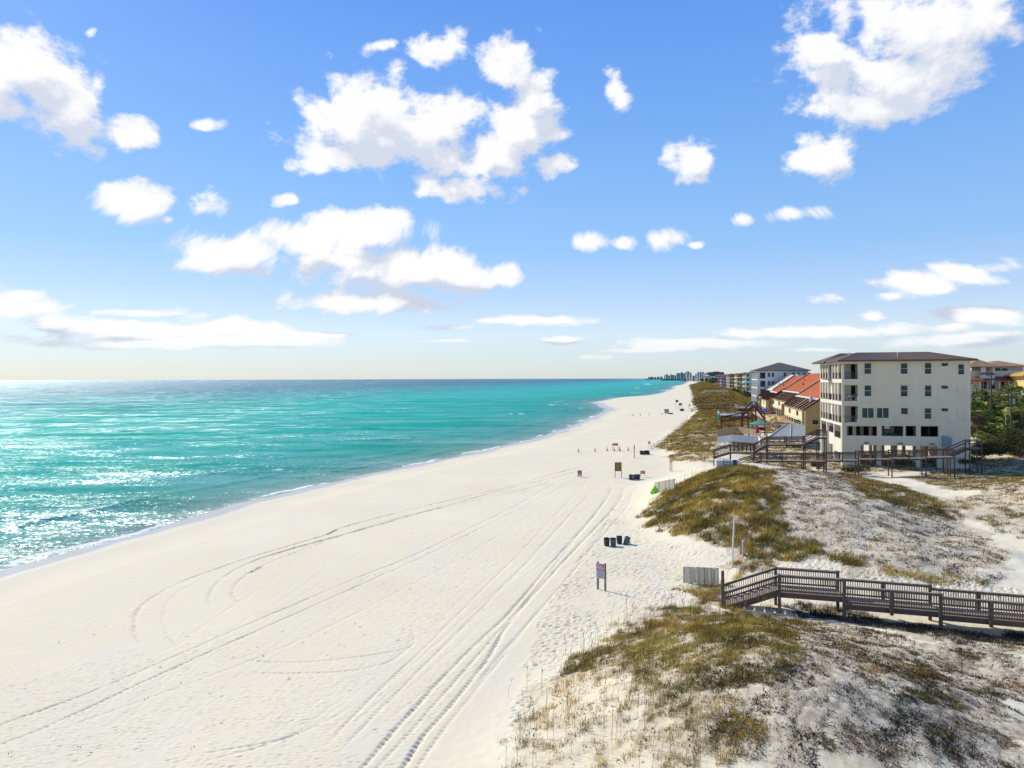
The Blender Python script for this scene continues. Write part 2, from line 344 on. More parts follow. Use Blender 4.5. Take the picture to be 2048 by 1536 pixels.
# the blue itself: the sky texture, graded
hs = N('ShaderNodeHueSaturation'); hs.inputs['Saturation'].default_value = SKY_SAT; hs.inputs['Value'].default_value = SKY_VAL; L(sky.outputs[0], hs.inputs['Color'])
grade = N('ShaderNodeMix'); grade.data_type = 'RGBA'; grade.blend_type = 'MULTIPLY'; grade.inputs[0].default_value = 1; L(hs.outputs[0], grade.inputs[6])
gr = N('ShaderNodeValToRGB'); L(mrange(el, 0, 1.3, 0, 1), gr.inputs[0]); e = gr.color_ramp.elements
e[0].position = 0; e[0].color = SKY_GR[0]; e[1].position = 1; e[1].color = SKY_GR[-1]
for p_, c_ in zip(SKY_GP[1:-1], SKY_GR[1:-1]): k = e.new(p_); k.color = c_
grade.inputs[7].default_value = (1.35, 1.5, 1.8, 1)
tone = N('ShaderNodeMix'); tone.data_type = 'RGBA'; tone.inputs[0].default_value = SKY_MIX; L(grade.outputs[2], tone.inputs[6]); L(gr.outputs[0], tone.inputs[7])
fin = N('ShaderNodeMix'); fin.data_type = 'RGBA'; L(mth('MULTIPLY', alpha, mrange(el, .0, .06, .15, .97)), fin.inputs[0]); L(tone.outputs[2], fin.inputs[6]); L(ccol.outputs[2], fin.inputs[7])
L(fin.outputs[2], bg.inputs[0])
w.cycles.sampling_method = 'MANUAL'; w.cycles.sample_map_resolution = 512
scene.view_settings.view_transform = 'Standard'; scene.view_settings.look = 'None'; scene.view_settings.exposure = EXPO; scene.view_settings.gamma = 1
scene.cycles.max_bounces = 6; scene.cycles.diffuse_bounces = 3; scene.cycles.glossy_bounces = 3; scene.cycles.transmission_bounces = 4
scene.cycles.sample_clamp_indirect = 6; scene.cycles.sample_clamp_direct = 60
# ---------------------------------------------------------------- tracks and footprints in the sand, stamped into a height grid
GX0, GX1, GY0, GY1, GR_ = -62.0, 42.0, 25.0, 135.0, 0.055
gw, gh = int((GX1-GX0)/GR_), int((GY1-GY0)/GR_); GRID = np.zeros((gh, gw), np.float32)
FX0, FX1, FY0, FY1, FR = -10.0, 130.0, 130.0, 520.0, 0.16
fw, fh = int((FX1-FX0)/FR), int((FY1-FY0)/FR); FGRID = np.zeros((fh, fw), np.float32)
def smooth_line(pts, n=60):
    P = np.array(pts, float); t = np.concatenate([[0], np.cumsum(np.hypot(*np.diff(P, axis=0).T))]); out = []
    for i in range(len(P)-1):
        p0 = P[max(i-1, 0)]; p1 = P[i]; p2 = P[i+1]; p3 = P[min(i+2, len(P)-1)]
        for k in np.linspace(0, 1, n, endpoint=False):
            out.append(.5*((2*p1)+(-p0+p2)*k+(2*p0-5*p1+4*p2-p3)*k*k+(-p0+3*p1-3*p2+p3)*k**3))
    out.append(P[-1]); return np.array(out)
def rut(px_pts, depth=.05, wid=.11, breaks=.25, seed=0, off=0.0):
    L_ = smooth_line([G(*p)[:2] for p in px_pts], 40)
    seg = np.hypot(*np.diff(L_, axis=0).T); t = np.concatenate([[0], np.cumsum(seg)]); ss = np.arange(0, t[-1], .045)
    X = np.interp(ss, t, L_[:, 0]); Y = np.interp(ss, t, L_[:, 1])
    tx = np.gradient(X); ty = np.gradient(Y); l = np.hypot(tx, ty)+1e-9; X = X-ty/l*off+.05*perlin(ss/3.0, ss*0, seed+50); Y = Y+tx/l*off
    dep = depth*(1+.5*perlin(ss/2.2, ss*0+.3, seed))*(1-breaks*(perlin(ss/7.0, ss*0+.5, seed+9) > .12)); dep *= np.clip(ss/3, 0, 1)*np.clip((t[-1]-ss)/3, 0, 1)
    dep = dep*(1+.35*np.sin(ss*2*np.pi/.16*.5))
    for (gr_, x0, y0, res, ww, hh) in ((GRID, GX0, GY0, GR_, gw, gh), (FGRID, FX0, FY0, FR, fw, fh)):
        wd = max(wid*.72, res*.9); K = int(np.ceil(wd*2.6/res)); ix = ((X-x0)/res).astype(int); iy = ((Y-y0)/res).astype(int)
        ok = (ix > K) & (iy > K) & (ix < ww-K-1) & (iy < hh-K-1)
        if not ok.any(): continue
        sub = np.zeros_like(gr_)
        for dy in range(-K, K+1):
            for dx in range(-K, K+1):
                r = math.hypot(dx, dy)*res
                if r > wd*2.6: continue
                q = r/wd; p = math.exp(-q*q*1.3)
                np.maximum.at(sub, (iy[ok]+dy, ix[ok]+dx), (p*dep[ok]).astype(np.float32))
        prof = sub/depth; gr_ += np.where(prof > .25, -(prof-.25)*1.33*depth, prof*.9*depth*.55*(1-prof/.25)).astype(np.float32)
RUTS = [([(1165,933),(1100,950),(1024,972.5),(850,1012),(700,1050),(650,1070),(510,1112),(435,1137),(350,1170),(285,1210),(267,1245),(272,1275),(288,1300)], .10, .11),
 ([(1165,940),(1100,957),(1024,976),(860,1020),(700,1065),(575,1100),(495,1127),(435,1165),(417,1200),(430,1222)], .11, .12),
 ([(1110,962),(1024,985),(900,1012),(780,1040),(590,1105),(500,1145),(465,1180),(475,1203),(505,1224)], .09, .11),
 ([(420,1150),(350,1190),(326,1230),(332,1262),(352,1290),(402,1312),(440,1330)], .035, .12),
 ([(-420,1640),(-150,1520),(0,1452),(100,1415),(200,1377),(380,1300),(500,1247),(715,1155),(850,1100),(1024,1015),(1120,962),(1200,925)], .062, .12),
 ([(-420,1700),(-150,1565),(0,1490),(100,1450),(350,1335),(540,1250),(725,1167),(870,1102),(1024,1026),(1150,960),(1230,915)], .062, .12),
 ([(600,1680),(725,1536),(800,1450),(870,1372),(950,1290),(1024,1220),(1100,1130),(1180,1040),(1215,993),(1222,968)], .10, .15),
 ([(700,1680),(805,1536),(850,1470),(915,1395),(980,1310),(1024,1240),(1130,1120),(1192,1055),(1240,1000),(1247,970)], .10, .15),
 ([(640,1680),(755,1536),(825,1460),(895,1380),(1000,1260),(1062,1190),(1150,1080),(1205,1010),(1234,968)], .06, .12),
 ([(740,1680),(835,1536),(880,1470),(960,1370),(1040,1270),(1090,1200)], .05, .12),
 ([(1140,1140),(1202,1075),(1256,1010),(1263,976)], .07, .12),
 ([(930,1400),(1000,1310),(1080,1220),(1170,1115),(1210,1050),(1232,1005),(1240,985)], .06, .11),
 ([(650,1536),(780,1400),(900,1280),(1000,1180),(1090,1085),(1160,1010),(1225,950),(1274,889),(1289,872),(1305,860)], .045, .11),
 ([(610,1536),(740,1400),(860,1285),(965,1180),(1060,1085),(1140,1000),(1195,940),(1262,882),(1300,859),(1318,850),(1341,839),(1353,833),(1352,829)], .05, .11),
 ([(435,1310),(525,1322),(650,1320),(800,1300),(828,1280),(823,1235)], .045, .11),
 ([(440,1340),(550,1345),(675,1343),(770,1327),(812,1300),(850,1270)], .04, .11),
 ([(0,1500),(200,1430),(450,1340),(620,1270),(800,1180),(950,1100),(1080,1020)], .025, .14),
 ([(260,1536),(420,1505),(560,1480),(660,1440),(760,1380)], .03, .12),
 ([(340,1536),(500,1500),(600,1465),(680,1420)], .03, .12),
 ([(1005,1180),(1060,1120),(1140,1030),(1205,960),(1250,925)], .04, .11),
 ([(1180,890),(1050,912),(950,940),(850,975)], .03, .14),
 ([(1200,882),(1100,897),(1000,918),(900,945)], .025, .14),
 ([(1336,822),(1345,800),(1352,785)], .05, .2), ([(1370,822),(1366,812),(1378,800),(1374,785)], .06, .2), ([(1378,822),(1374,812),(1386,800),(1382,785)], .06, .2),
 ([(1263,985),(1290,968),(1330,955),(1360,950)], .05, .11), ([(1262,995),(1275,975),(1300,965)], .05, .11),
 ([(1345,826),(1362,820),(1380,818)], .08, .2)]
for i, (p, d, wd) in enumerate(RUTS): rut(p, d, wd, seed=i)
for k in range(26):      # faint old tyre lines
    a0 = RNG.uniform(0, 1); x0 = 60+a0*640; p = [(x0, 1536), (x0+200+a0*60, 1340), (x0+430, 1180), (x0+560+80*(1-a0), 1060), (1130+a0*70, 960)]
    rut(p, RNG.uniform(.010, .022), .08, .9, seed=60+k, off=RNG.uniform(-.5, .5))
def dents(n, polyp, smin, smax, depth, ang=None):
    P = wpoly(polyp); xs_ = [p[0] for p in P]; ys_ = [p[1] for p in P]; c = 0
    xx = RNG.uniform(min(xs_), max(xs_), n*6); yy = RNG.uniform(min(ys_), max(ys_), n*6); ok = in_poly(xx, yy, P) & (fbm(xx/4, yy/4, 3, 31) > RNG.uniform(-.5, .35, n*6)); xx = xx[ok][:n]; yy = yy[ok][:n]
    for x, y in zip(xx, yy):
        s = RNG.uniform(smin, smax); K = int(s*2.2/GR_)+1; ix = int((x-GX0)/GR_); iy = int((y-GY0)/GR_)
        if ix < K or iy < K or ix >= gw-K-1 or iy >= gh-K-1: continue
        a = RNG.uniform(0, math.pi) if ang is None else ang+RNG.normal(0, .5); ca, sa_ = math.cos(a), math.sin(a)
        gy, gx = np.mgrid[-K:K+1, -K:K+1]*GR_; p = (gx*ca+gy*sa_)/s; q = (-gx*sa_+gy*ca)/(s*.55); r2 = p*p+q*q
        GRID[iy-K:iy+K+1, ix-K:ix+K+1] += (depth*RNG.uniform(.5, 1.2)*(-np.exp(-r2*1.6)+.35*np.exp(-(np.sqrt(r2)-1.35)**2*5))).astype(np.float32)
dents(7500, [(1080,1240),(1230,1000),(1300,1000),(1300,1080),(1460,1110),(1380,1180),(1230,1250),(1080,1400),(1000,1500)], .10, .2, .05)
dents(2600, [(1460,1110),(1600,1110),(2048,1180),(2048,1215),(1700,1150),(1480,1130)], .10, .2, .05)
dents(5200, [(300,1536),(420,1400),(700,1300),(900,1150),(1150,1000),(1180,1080),(900,1400),(780,1536)], .08, .15, .026, .6)
dents(5500, [(700,1200),(900,1080),(1080,1010),(1130,1040),(950,1200),(800,1300)], .08, .15, .03)
dents(2600, [(0,1536),(0,1380),(400,1250),(600,1200),(500,1400),(300,1536)], .08, .15, .026, .5)
dents(700, [(1280,900),(1330,900),(1330,960),(1200,960)], .15, .25, .06)
dents(800, [(900,960),(980,930),(1100,915),(1140,925),(1000,965)], .15, .25, .04)
def lookup(gr_, x0, y0, res, ww, hh, x, y):
    fx = (x-x0)/res-.5; fy = (y-y0)/res-.5; ok = (fx > 1) & (fy > 1) & (fx < ww-2) & (fy < hh-2)
    fx = np.clip(fx, 1, ww-3); fy = np.clip(fy, 1, hh-3); ix = fx.astype(int); iy = fy.astype(int); tx = fx-ix; ty = fy-iy
    v = gr_[iy, ix]*(1-tx)*(1-ty)+gr_[iy, ix+1]*tx*(1-ty)+gr_[iy+1, ix]*(1-tx)*ty+gr_[iy+1, ix+1]*tx*ty
    return np.where(ok, v, 0)
# ---------------------------------------------------------------- vegetation zones (measured on the photo, kept as world polygons)
Z = {}
ZP = dict(
 near_core=[(1290,1240),(1340,1212),(1420,1222),(1560,1262),(1620,1290),(1600,1330),(1520,1370),(1500,1440),(1560,1536),(1420,1560),(1330,1440),(1300,1380),(1220,1330),(1130,1360),(1110,1330),(1200,1300)],
 near_edge=[(990,1536),(1040,1450),(1090,1380),(1130,1320),(1230,1265),(1260,1230),(1330,1205),(1400,1215),(1480,1290),(1440,1400),(1480,1540),(1300,1560)],
 creeper=[(1400,1240),(1500,1225),(1700,1250),(1800,1275),(1850,1340),(1840,1420),(1900,1536),(1440,1560),(1420,1400)],
 dark_band=[(1790,1330),(1850,1310),(1900,1360),(1860,1420),(1900,1480),(1960,1560),(1850,1560),(1800,1460)],
 dead_mat=[(1800,1290),(2060,1280),(2060,1560),(1900,1560),(1860,1440)],
 stair_foot=[(1368,1180),(1400,1168),(1450,1165),(1460,1215),(1520,1235),(1640,1245),(1500,1250),(1420,1215)],
 walk_bank=[(1565,1206),(1700,1224),(1880,1256),(2060,1270),(2060,1288),(1880,1280),(1680,1243),(1565,1222)],
 post_patch=[(1450,1130),(1480,1118),(1540,1128),(1560,1138),(1480,1160)],
 mid_core=[(1285,1035),(1320,990),(1390,952),(1450,935),(1530,938),(1560,985),(1550,1030),(1600,1075),(1690,1115),(1740,1130),(1600,1126),(1480,1108),(1400,1078),(1330,1062)],
 mid_sparse=[(1540,940),(1690,945),(1860,1010),(1960,1060),(2010,1110),(1970,1170),(1870,1160),(1740,1125),(1600,1075),(1550,1030)],
 mid_streak=[(1690,948),(1760,965),(1850,990),(1920,1020),(1890,1042),(1800,1018),(1720,985)],
 right_slope=[(1820,955),(1900,930),(1990,915),(2060,912),(2060,1010),(1960,985),(1880,975)],
 right_mid=[(1880,1000),(1960,990),(2060,1010),(2060,1080),(2010,1070)],
 right_tufts=[(1680,1120),(1820,1130),(1960,1165),(1930,1180),(1800,1160),(1700,1145)],
 under_house=[(1560,940),(1620,932),(1720,948),(1860,942),(1960,922),(1960,905),(1700,905),(1560,915)],
 lot=[(1435,900),(1470,870),(1540,880),(1640,880),(1640,915),(1530,930),(1480,905)],
 fence_dune=[(1316,893),(1345,868),(1400,820),(1440,815),(1460,850),(1440,880),(1420,905),(1350,905)],
 path_dune=[(1330,915),(1390,892),(1430,900),(1440,925),(1370,925)],
 far_a=[(1400,820),(1385,803),(1420,790),(1510,788),(1520,860),(1440,880),(1430,840)],
 far_b=[(1392,803),(1388,785),(1380,770),(1400,764),(1440,763),(1480,772),(1500,792)],
 lawn=[(2020,828),(2060,826),(2060,838),(2020,842)])
for k, p in ZP.items(): Z[k] = wpoly(p)
DENS = dict(near_core=.7, near_edge=.25, creeper=.75, dark_band=.9, dead_mat=1.0, stair_foot=.8, post_patch=.8, walk_bank=.9, mid_core=.8, mid_sparse=.5, mid_streak=.75, right_slope=.8, right_mid=.5, right_tufts=.35,
 under_house=.7, lot=.5, fence_dune=.75, path_dune=.5, far_a=1.0, far_b=1.0, lawn=0)
def veg_at(x, y):
    wx = x+2.6*perlin(x/4, y/4, 71)+.4*perlin(x/.8, y/.8, 72); wy = y+2.6*perlin(x/4, y/4, 73)+.4*perlin(x/.8, y/.8, 74); v = np.zeros(x.shape)
    far = np.hypot(x, y) > 130
    for k, P in Z.items():
        m = (in_poly(wx, wy, P)); v = np.maximum(v, m*DENS[k])
    return v
# ---------------------------------------------------------------- ground: one sheet, rows thin out with distance
def shore_x(Y):
    v = np.full_like(Y, -50.0)
    for _ in range(8): u = (Y+v*SA)/CA; v = vs(u)
    return u*SA+v*CA
rows = np.concatenate([np.linspace(-40, 24.0, 40), 1/np.linspace(1/25.0, 1/200000.0, 720)[:-8], np.geomspace(3200, 60000, 30)])
rows = np.unique(np.round(rows, 4)); rows = rows[rows <= 60000]
NC = 1500; t = np.linspace(0, 1, NC)
YY = rows[:, None]*np.ones((1, NC)); sx0 = shore_x(rows)-14-np.clip(rows*.02, 0, 300); sx1 = np.maximum(rows, 24)*.98+35+np.clip(rows*.3, 0, 20000)
XX = sx0[:, None]+(sx1-sx0)[:, None]*t[None, :]
ZZ = H0(XX, YY); UU, VV = uv(XX, YY); SS = VV-vs(UU)
VG = veg_at(XX, YY)
near = np.clip(1-YY/260, 0, 1)
ZZ += near*(fbm(XX/1.6, YY/1.6, 4, 8)*.035*(.15+sstep(vt(UU)-2, vt(UU)+2, VV)*2.2))*sstep(1, 14, SS)
ZZ += np.where(YY < 110, fbm(XX/.35, YY/.5, 3, 12)*.010, 0)*sstep(6, 16, SS)*(1+1.2*VG)+np.where(YY < 75, fbm(XX/.30, YY/.34, 2, 14)*.055*VG, 0)
ZZ += lookup(GRID, GX0, GY0, GR_, gw, gh, XX, YY)*1.15+lookup(FGRID, FX0, FY0, FR, fw, fh, XX, YY)*1.2
# low berm and cusps of the beach
ZZ += .10*perlin(UU/16, SS/10, 21)*sstep(4, 14, SS)*sstep(60, 30, SS)
co = np.stack([XX, YY, ZZ], -1).reshape(-1, 3)
nr = len(rows); idx = np.arange(nr*NC).reshape(nr, NC); fq = np.stack([idx[:-1, :-1], idx[:-1, 1:], idx[1:, 1:], idx[1:, :-1]], -1).reshape(-1, 4)
wet = sstep(5.2, 2.6, SS+2.6*perlin(UU/13, SS*0, 33)+.8*perlin(UU/3.5, SS*0, 34)); damp = sstep(12, 4, SS+3.5*perlin(UU/11, SS*0, 36))
vsoft = VG*np.clip(.75+.9*fbm(XX/1.2, YY/1.2, 3, 61), 0, 1.2)
inland = np.clip(sstep(64, 72, VV), 0, 1)*sstep(96, 110, UU)+sstep(vt(UU)+30, vt(UU)+50, VV)*sstep(280, 360, UU)
inland = np.maximum(inland, sstep(20, 60, VV)*sstep(1400, 2500, UU))
m, nt2, out = nodes_of('sand'); N2 = nt2.nodes.new; L2 = nt2.links.new
bs = N2('ShaderNodeBsdfPrincipled'); L2(bs.outputs[0], out.inputs[0])
geo = N2('ShaderNodeNewGeometry')
def at(nm): a = N2('ShaderNodeAttribute'); a.attribute_name = nm; return a.outputs['Fac']
def noise(sc, det=4, rough=.5, vec=None, t=nt2, col=False, dim=None):
    n = t.nodes.new('ShaderNodeTexNoise'); n.inputs['Scale'].default_value = sc; n.inputs['Detail'].default_value = det; n.inputs['Roughness'].default_value = rough
    t.links.new(vec, n.inputs['Vector']); return n.outputs['Color' if col else 'Fac']
def mixc(f, a, b, t=nt2):
    n = t.nodes.new('ShaderNodeMix'); n.data_type = 'RGBA'
    for i, k in ((0, f), (6, a), (7, b)):
        if isinstance(k, (int, float)): n.inputs[i].default_value = k
        elif isinstance(k, tuple): n.inputs[i].default_value = (*k, 1)
        else: t.links.new(k, n.inputs[i])
    return n.outputs[2]
P = geo.outputs['Position']
mpn = N2('ShaderNodeMapping'); mpn.inputs['Rotation'].default_value = (0, 0, A); mpn.inputs['Scale'].default_value = (1, .16, 1); L2(P, mpn.inputs[0])
c = mixc(mrange(noise(.09, 5, .55, P), .3, .7, 0, 1, t=nt2), SAND1, SAND2)
c = mixc(mrange(noise(.5, 5, .6, mpn.outputs[0]), .45, .75, 0, .35, t=nt2), c, (.70, .65, .59))
c = mixc(mrange(noise(5, 5, .7, P), .55, .85, 0, .4, t=nt2), c, (.60, .545, .48))
c = mixc(mrange(at('veg'), .02, .35, 0, .62, t=nt2), c, (.66, .55, .375))
# grass litter and old-stem spots with painted-in shade between the plants
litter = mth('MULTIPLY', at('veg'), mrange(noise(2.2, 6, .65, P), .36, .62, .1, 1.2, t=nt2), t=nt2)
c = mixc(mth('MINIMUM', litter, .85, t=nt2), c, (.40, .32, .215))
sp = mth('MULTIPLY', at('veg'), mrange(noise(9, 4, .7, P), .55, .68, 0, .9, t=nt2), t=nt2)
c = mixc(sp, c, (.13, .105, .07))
c = mixc(mth('MULTIPLY', at('damp'), .55, t=nt2), c, (.64, .57, .43))
c = mixc(at('wet'), c, (.45, .42, .38))
inl = mixc(mrange(noise(.05, 5, .6, P), .4, .6, 0, 1, t=nt2), (.07, .085, .03), (.30, .27, .19))
c = mixc(at('inland'), c, inl)
L2(c, bs.inputs['Base Color'])
rg = mth('SUBTRACT', .92, mth('MULTIPLY', at('wet'), .68, t=nt2), t=nt2); L2(rg, bs.inputs['Roughness']); bs.inputs['Specular IOR Level'].default_value = .25
bp = N2('ShaderNodeBump'); bp.inputs['Strength'].default_value = .3; bp.inputs['Distance'].default_value = .04
dry = mth('SUBTRACT', 1.0, mth('MINIMUM', mth('ADD', at('wet'), mth('MULTIPLY', at('damp'), .8, t=nt2), t=nt2), 1.0, t=nt2), t=nt2)
hgt = mth('ADD', noise(2.6, 3, .5, P), mth('MULTIPLY', noise(.9, 3, .5, P), 1.6, t=nt2), t=nt2); L2(mth('MULTIPLY', hgt, dry, t=nt2), bp.inputs['Height']); L2(bp.outputs[0], bs.inputs['Normal'])
me = np_mesh('sand_ground', co, fq, 4, m, dict(veg=vsoft, wet=wet, damp=damp, inland=inland), smooth=True)
struct(put('beach_ground', me))
del co, fq
# ---------------------------------------------------------------- sea
rows = np.concatenate([np.linspace(-40, 30, 30), 1/np.linspace(1/32.0, 1/90000.0, 620)]); rows = np.unique(rows); NC = 900
t = np.linspace(0, 1, NC)**.8
x1 = shore_x(rows)+3.5; x0 = np.minimum(-np.maximum(rows, 30)*1.05-60, x1-30); x0 = x0-np.clip(rows*.4, 0, 40000)
XX = x1[:, None]+(x0-x1)[:, None]*t[None, :]; YY = rows[:, None]*np.ones((1, NC)); UU, VV = uv(XX, YY); DS = vs(UU)-VV   # metres off shore
ZZ = np.zeros_like(XX)
wob = 2.2*perlin(UU/18, DS/18, 81)+.8*perlin(UU/6, DS/8, 82)
sw = 0
for dd, am, wd in ((7, .16, 1.3), (14.5, .22, 1.8), (25, .16, 2.2), (38, .13, 2.6)):
    k = DS+wob-dd+1.5*perlin(UU/40, UU*0+dd, 85); a_ = am*np.clip(.5+1.8*perlin(UU/22, UU*0+dd*.37, 83), 0, 1.3)
    q = np.where(k < 0, k/(wd*.55), k/(wd*1.5)); sw = sw+a_*np.exp(-q*q)
ZZ += sw*sstep(1.0, 5, DS)
ZZ += np.where(YY < 420, fbm(XX/3.2+YY*.12, YY/2.2, 3, 91)*.10, 0)*sstep(2, 25, DS)
ZZ += fbm(XX/30, YY/14, 3, 95)*.12*sstep(20, 80, DS)*np.clip(1200/np.maximum(YY, 1), 0, 1)
ZZ += .10*perlin(UU/9, UU*0, 109)*sstep(4, 0, DS)
# foam
swash = np.exp(-((DS-.9+2.2*perlin(UU/9, UU*0, 101)+.7*perlin(UU/2.2, UU*0, 102))/.55)**2)*np.clip(.4+1.5*perlin(UU/13, UU*0, 108), .05, 1)+.42*sstep(5.5, .5, DS+1.4*perlin(UU/7, DS/3, 103))*sstep(-.1, .35, fbm(UU/1.5, DS/1.0, 4, 104))
crest = np.clip(sw/.2-.55, 0, 1)*sstep(.02, .3, fbm(UU/9, DS/5, 3, 106))
FO = np.maximum(swash, crest*.85)
def fpatch(p, q, wd, st, seed):
    global FO
    a = np.array([0, 0, CAMZ])+ray(*p)*(CAMZ/-ray(*p)[2]); b = np.array([0, 0, CAMZ])+ray(*q)*(CAMZ/-ray(*q)[2]); d = b-a; l2 = d[0]**2+d[1]**2
    tt = np.clip(((XX-a[0])*d[0]+(YY-a[1])*d[1])/l2, -.1, 1.1); dist = np.hypot(XX-a[0]-d[0]*tt, YY-a[1]-d[1]*tt)/wd
    g = np.exp(-dist**2)*np.exp(-((tt-.5)/.42)**4); n_ = fbm(XX/(wd*.9), YY/(wd*.6), 4, seed); FO = np.maximum(FO, st*g*sstep(-.25, .35, n_))
for i, (p, q, wd, st) in enumerate([((0,1137),(60,1118),1.2,1),((0,1105),(160,1072),1.6,.5),((120,1000),(205,988),1.3,.7),((165,1018),(300,1006),1.6,.55),((0,1050),(110,1030),2,.45),((440,962),(520,955),1.5,.35),
 ((535,940),(578,938),1.2,.9),((925,843),(965,841.5),2.2,1),((985,829),(1057,827.5),3,1.1),((1060,812),(1160,806),5,.9),((1100,818),(1190,815),4,.7),((1140,797),(1205,799),5,.9),((1050,800),(1190,793.5),6,.5),((400,922),(560,908),3,.25),
 ((180,980),(400,950),3,.2),((1230,777),(1335,774.5),16,1.1),((1270,769),(1350,767),24,1.1),((1300,782),(1345,779),14,1),((1180,787),(1330,784),8,.7),((1060,806),(1200,799),5,.8),((800,921),(805,920),1,.6),((590,1052),(640,1044),1,.8),((1140,846),(1180,838),3,.5),((1090,864),(1130,856),2.5,.4)]):
    fpatch(p, q, wd, st, 120+i)
co = np.stack([XX, YY, ZZ], -1).reshape(-1, 3); nr = len(rows); idx = np.arange(nr*NC).reshape(nr, NC); fq = np.stack([idx[:-1, :-1], idx[1:, :-1], idx[1:, 1:], idx[:-1, 1:]], -1).reshape(-1, 4)
m, nt3, out = nodes_of('sea_water'); N3 = nt3.nodes.new; L3 = nt3.links.new
geo = N3('ShaderNodeNewGeometry'); P = geo.outputs['Position']
def at3(nm): a = N3('ShaderNodeAttribute'); a.attribute_name = nm; return a.outputs['Fac']
mp3 = N3('ShaderNodeMapping'); mp3.inputs['Scale'].default_value = (.35, 1.0, 1); L3(P, mp3.inputs[0])
lf = noise(.012, 4, .6, mp3.outputs[0], t=nt3); mf = noise(.11, 5, .6, mp3.outputs[0], t=nt3)
dl = mth('LOGARITHM', mth('ADD', mth('MAXIMUM', at3('off'), 0.0, t=nt3), 3.0, t=nt3), 10.0, t=nt3)
dl = mth('ADD', dl, mth('MULTIPLY', mth('SUBTRACT', lf, .5, t=nt3), .45, t=nt3), t=nt3); dl = mth('ADD', dl, mth('MULTIPLY', mth('SUBTRACT', mf, .5, t=nt3), .25, t=nt3), t=nt3)
cr = N3('ShaderNodeValToRGB'); L3(mrange(dl, .4, 3.8, 0, 1, t=nt3), cr.inputs[0]); e = cr.color_ramp.elements
stops = [(s_-0.4, c_) for s_, c_ in WATER]
e[0].position = stops[0][0]/3.4; e[0].color = (*stops[0][1], 1); e[1].position = min(1, stops[-1][0]/3.4); e[1].color = (*stops[-1][1], 1)
for s_, c_ in stops[1:-1]: k = e.new(s_/3.4); k.color = (*c_, 1)
fn = noise(1.4, 8, .7, P, t=nt3); fomix = mth('MULTIPLY', mrange(mth('ADD', at3('foam'), mth('MULTIPLY', mth('SUBTRACT', fn, .5, t=nt3), 1.3, t=nt3), t=nt3), .32, .78, 0, 1, t=nt3, smooth=True), mrange(at3('foam'), .05, .25, 0, 1, t=nt3), t=nt3)
colr = mixc(mth('MULTIPLY', mrange(noise(.6, 5, .6, mp3.outputs[0], t=nt3), .4, .7, 0, .35, t=nt3), 1.0, t=nt3), cr.outputs[0], (.03, .20, .17), t=nt3)
colr = mixc(fomix, colr, (.82, .83, .80), t=nt3)
df = N3('ShaderNodeBsdfDiffuse'); L3(colr, df.inputs['Color'])
gl = N3('ShaderNodeBsdfGlossy'); gl.inputs['Roughness'].default_value = WROUGH; gl.inputs['Color'].default_value = (.85, .97, 1, 1)
# waves: short chop growing coarser away from the coast
wind = mrange(noise(.02, 4, .6, mp3.outputs[0], t=nt3), .35, .65, .55, 1.25, t=nt3)
def slopes(vec, sc, det, rough, k):
    n = noise(sc, det, rough, vec, t=nt3, col=True); return vmt('SCALE', vmt('SUBTRACT', n, (.5, .5, .5), t=nt3).outputs[0], t=nt3, sc=k).outputs[0]
sA = slopes(P, 1.7, 5, .75, WBUMP*.9); sB = slopes(mp3.outputs[0], .11, 9, .85, WBUMP*1.1)
mpc = N3('ShaderNodeMapping'); mpc.inputs['Scale'].default_value = (1.0, .30, 1); L3(P, mpc.inputs[0]); sC = vmt('SCALE', slopes(mpc.outputs[0], .16, 7, .9, WBUMP*1.15), t=nt3, sc=mrange(dl, 1.8, 2.6, 0, 1, t=nt3)).outputs[0]
sl = vmt('SCALE', vmt('ADD', vmt('ADD', sA, sB, t=nt3).outputs[0], sC, t=nt3).outputs[0], t=nt3, sc=mth('MULTIPLY', wind, mrange(dl, 1.3, 2.8, .8, 1.5, t=nt3), t=nt3)).outputs[0]
def nrm(k, add=True):
    v = vmt('MULTIPLY', sl, (k, k*1.15, 0), t=nt3).outputs[0]; return vmt('NORMALIZE', vmt('ADD', v, geo.outputs['Normal'], t=nt3).outputs[0], t=nt3).outputs[0]
n_g = nrm(1.0); n_d = nrm(.35); gs = N3('ShaderNodeBsdfGlossy'); gs.inputs['Roughness'].default_value = WSROUGH; gs.inputs['Color'].default_value = (.8, .95, 1, 1); L3(n_d, gs.inputs['Normal']); L3(n_g, gl.inputs['Normal']); L3(n_d, df.inputs['Normal'])
lw = N3('ShaderNodeLayerWeight'); lw.inputs['Blend'].default_value = .25; L3(n_g, lw.inputs['Normal'])
band = mrange(noise(.035, 5, .7, mp3.outputs[0], t=nt3), .38, .62, .25, 1.4, t=nt3)
gf = mth('MULTIPLY', mth('MULTIPLY', band, mrange(lw.outputs['Fresnel'], 0, .22, .01, WGLOSS, t=nt3), t=nt3), mth('SUBTRACT', 1.0, fomix, t=nt3), t=nt3)
mxs = N3('ShaderNodeMixShader'); L3(gf, mxs.inputs[0]); lw2 = N3('ShaderNodeLayerWeight'); lw2.inputs['Blend'].default_value = .12; ms2 = N3('ShaderNodeMixShader'); L3(mth('MULTIPLY', mrange(lw2.outputs['Facing'], .55, 1, .0, WSHEEN, t=nt3), mth('SUBTRACT', 1.0, fomix, t=nt3), t=nt3), ms2.inputs[0]); L3(df.outputs[0], ms2.inputs[1]); L3(gs.outputs[0], ms2.inputs[2]); L3(ms2.outputs[0], mxs.inputs[1]); L3(gl.outputs[0], mxs.inputs[2]); L3(mxs.outputs[0], out.inputs[0])
me = np_mesh('sea', co, fq, 4, m, dict(off=np.clip(DS, -5, 1e5), foam=FO), smooth=True); struct(put('sea_water', me))
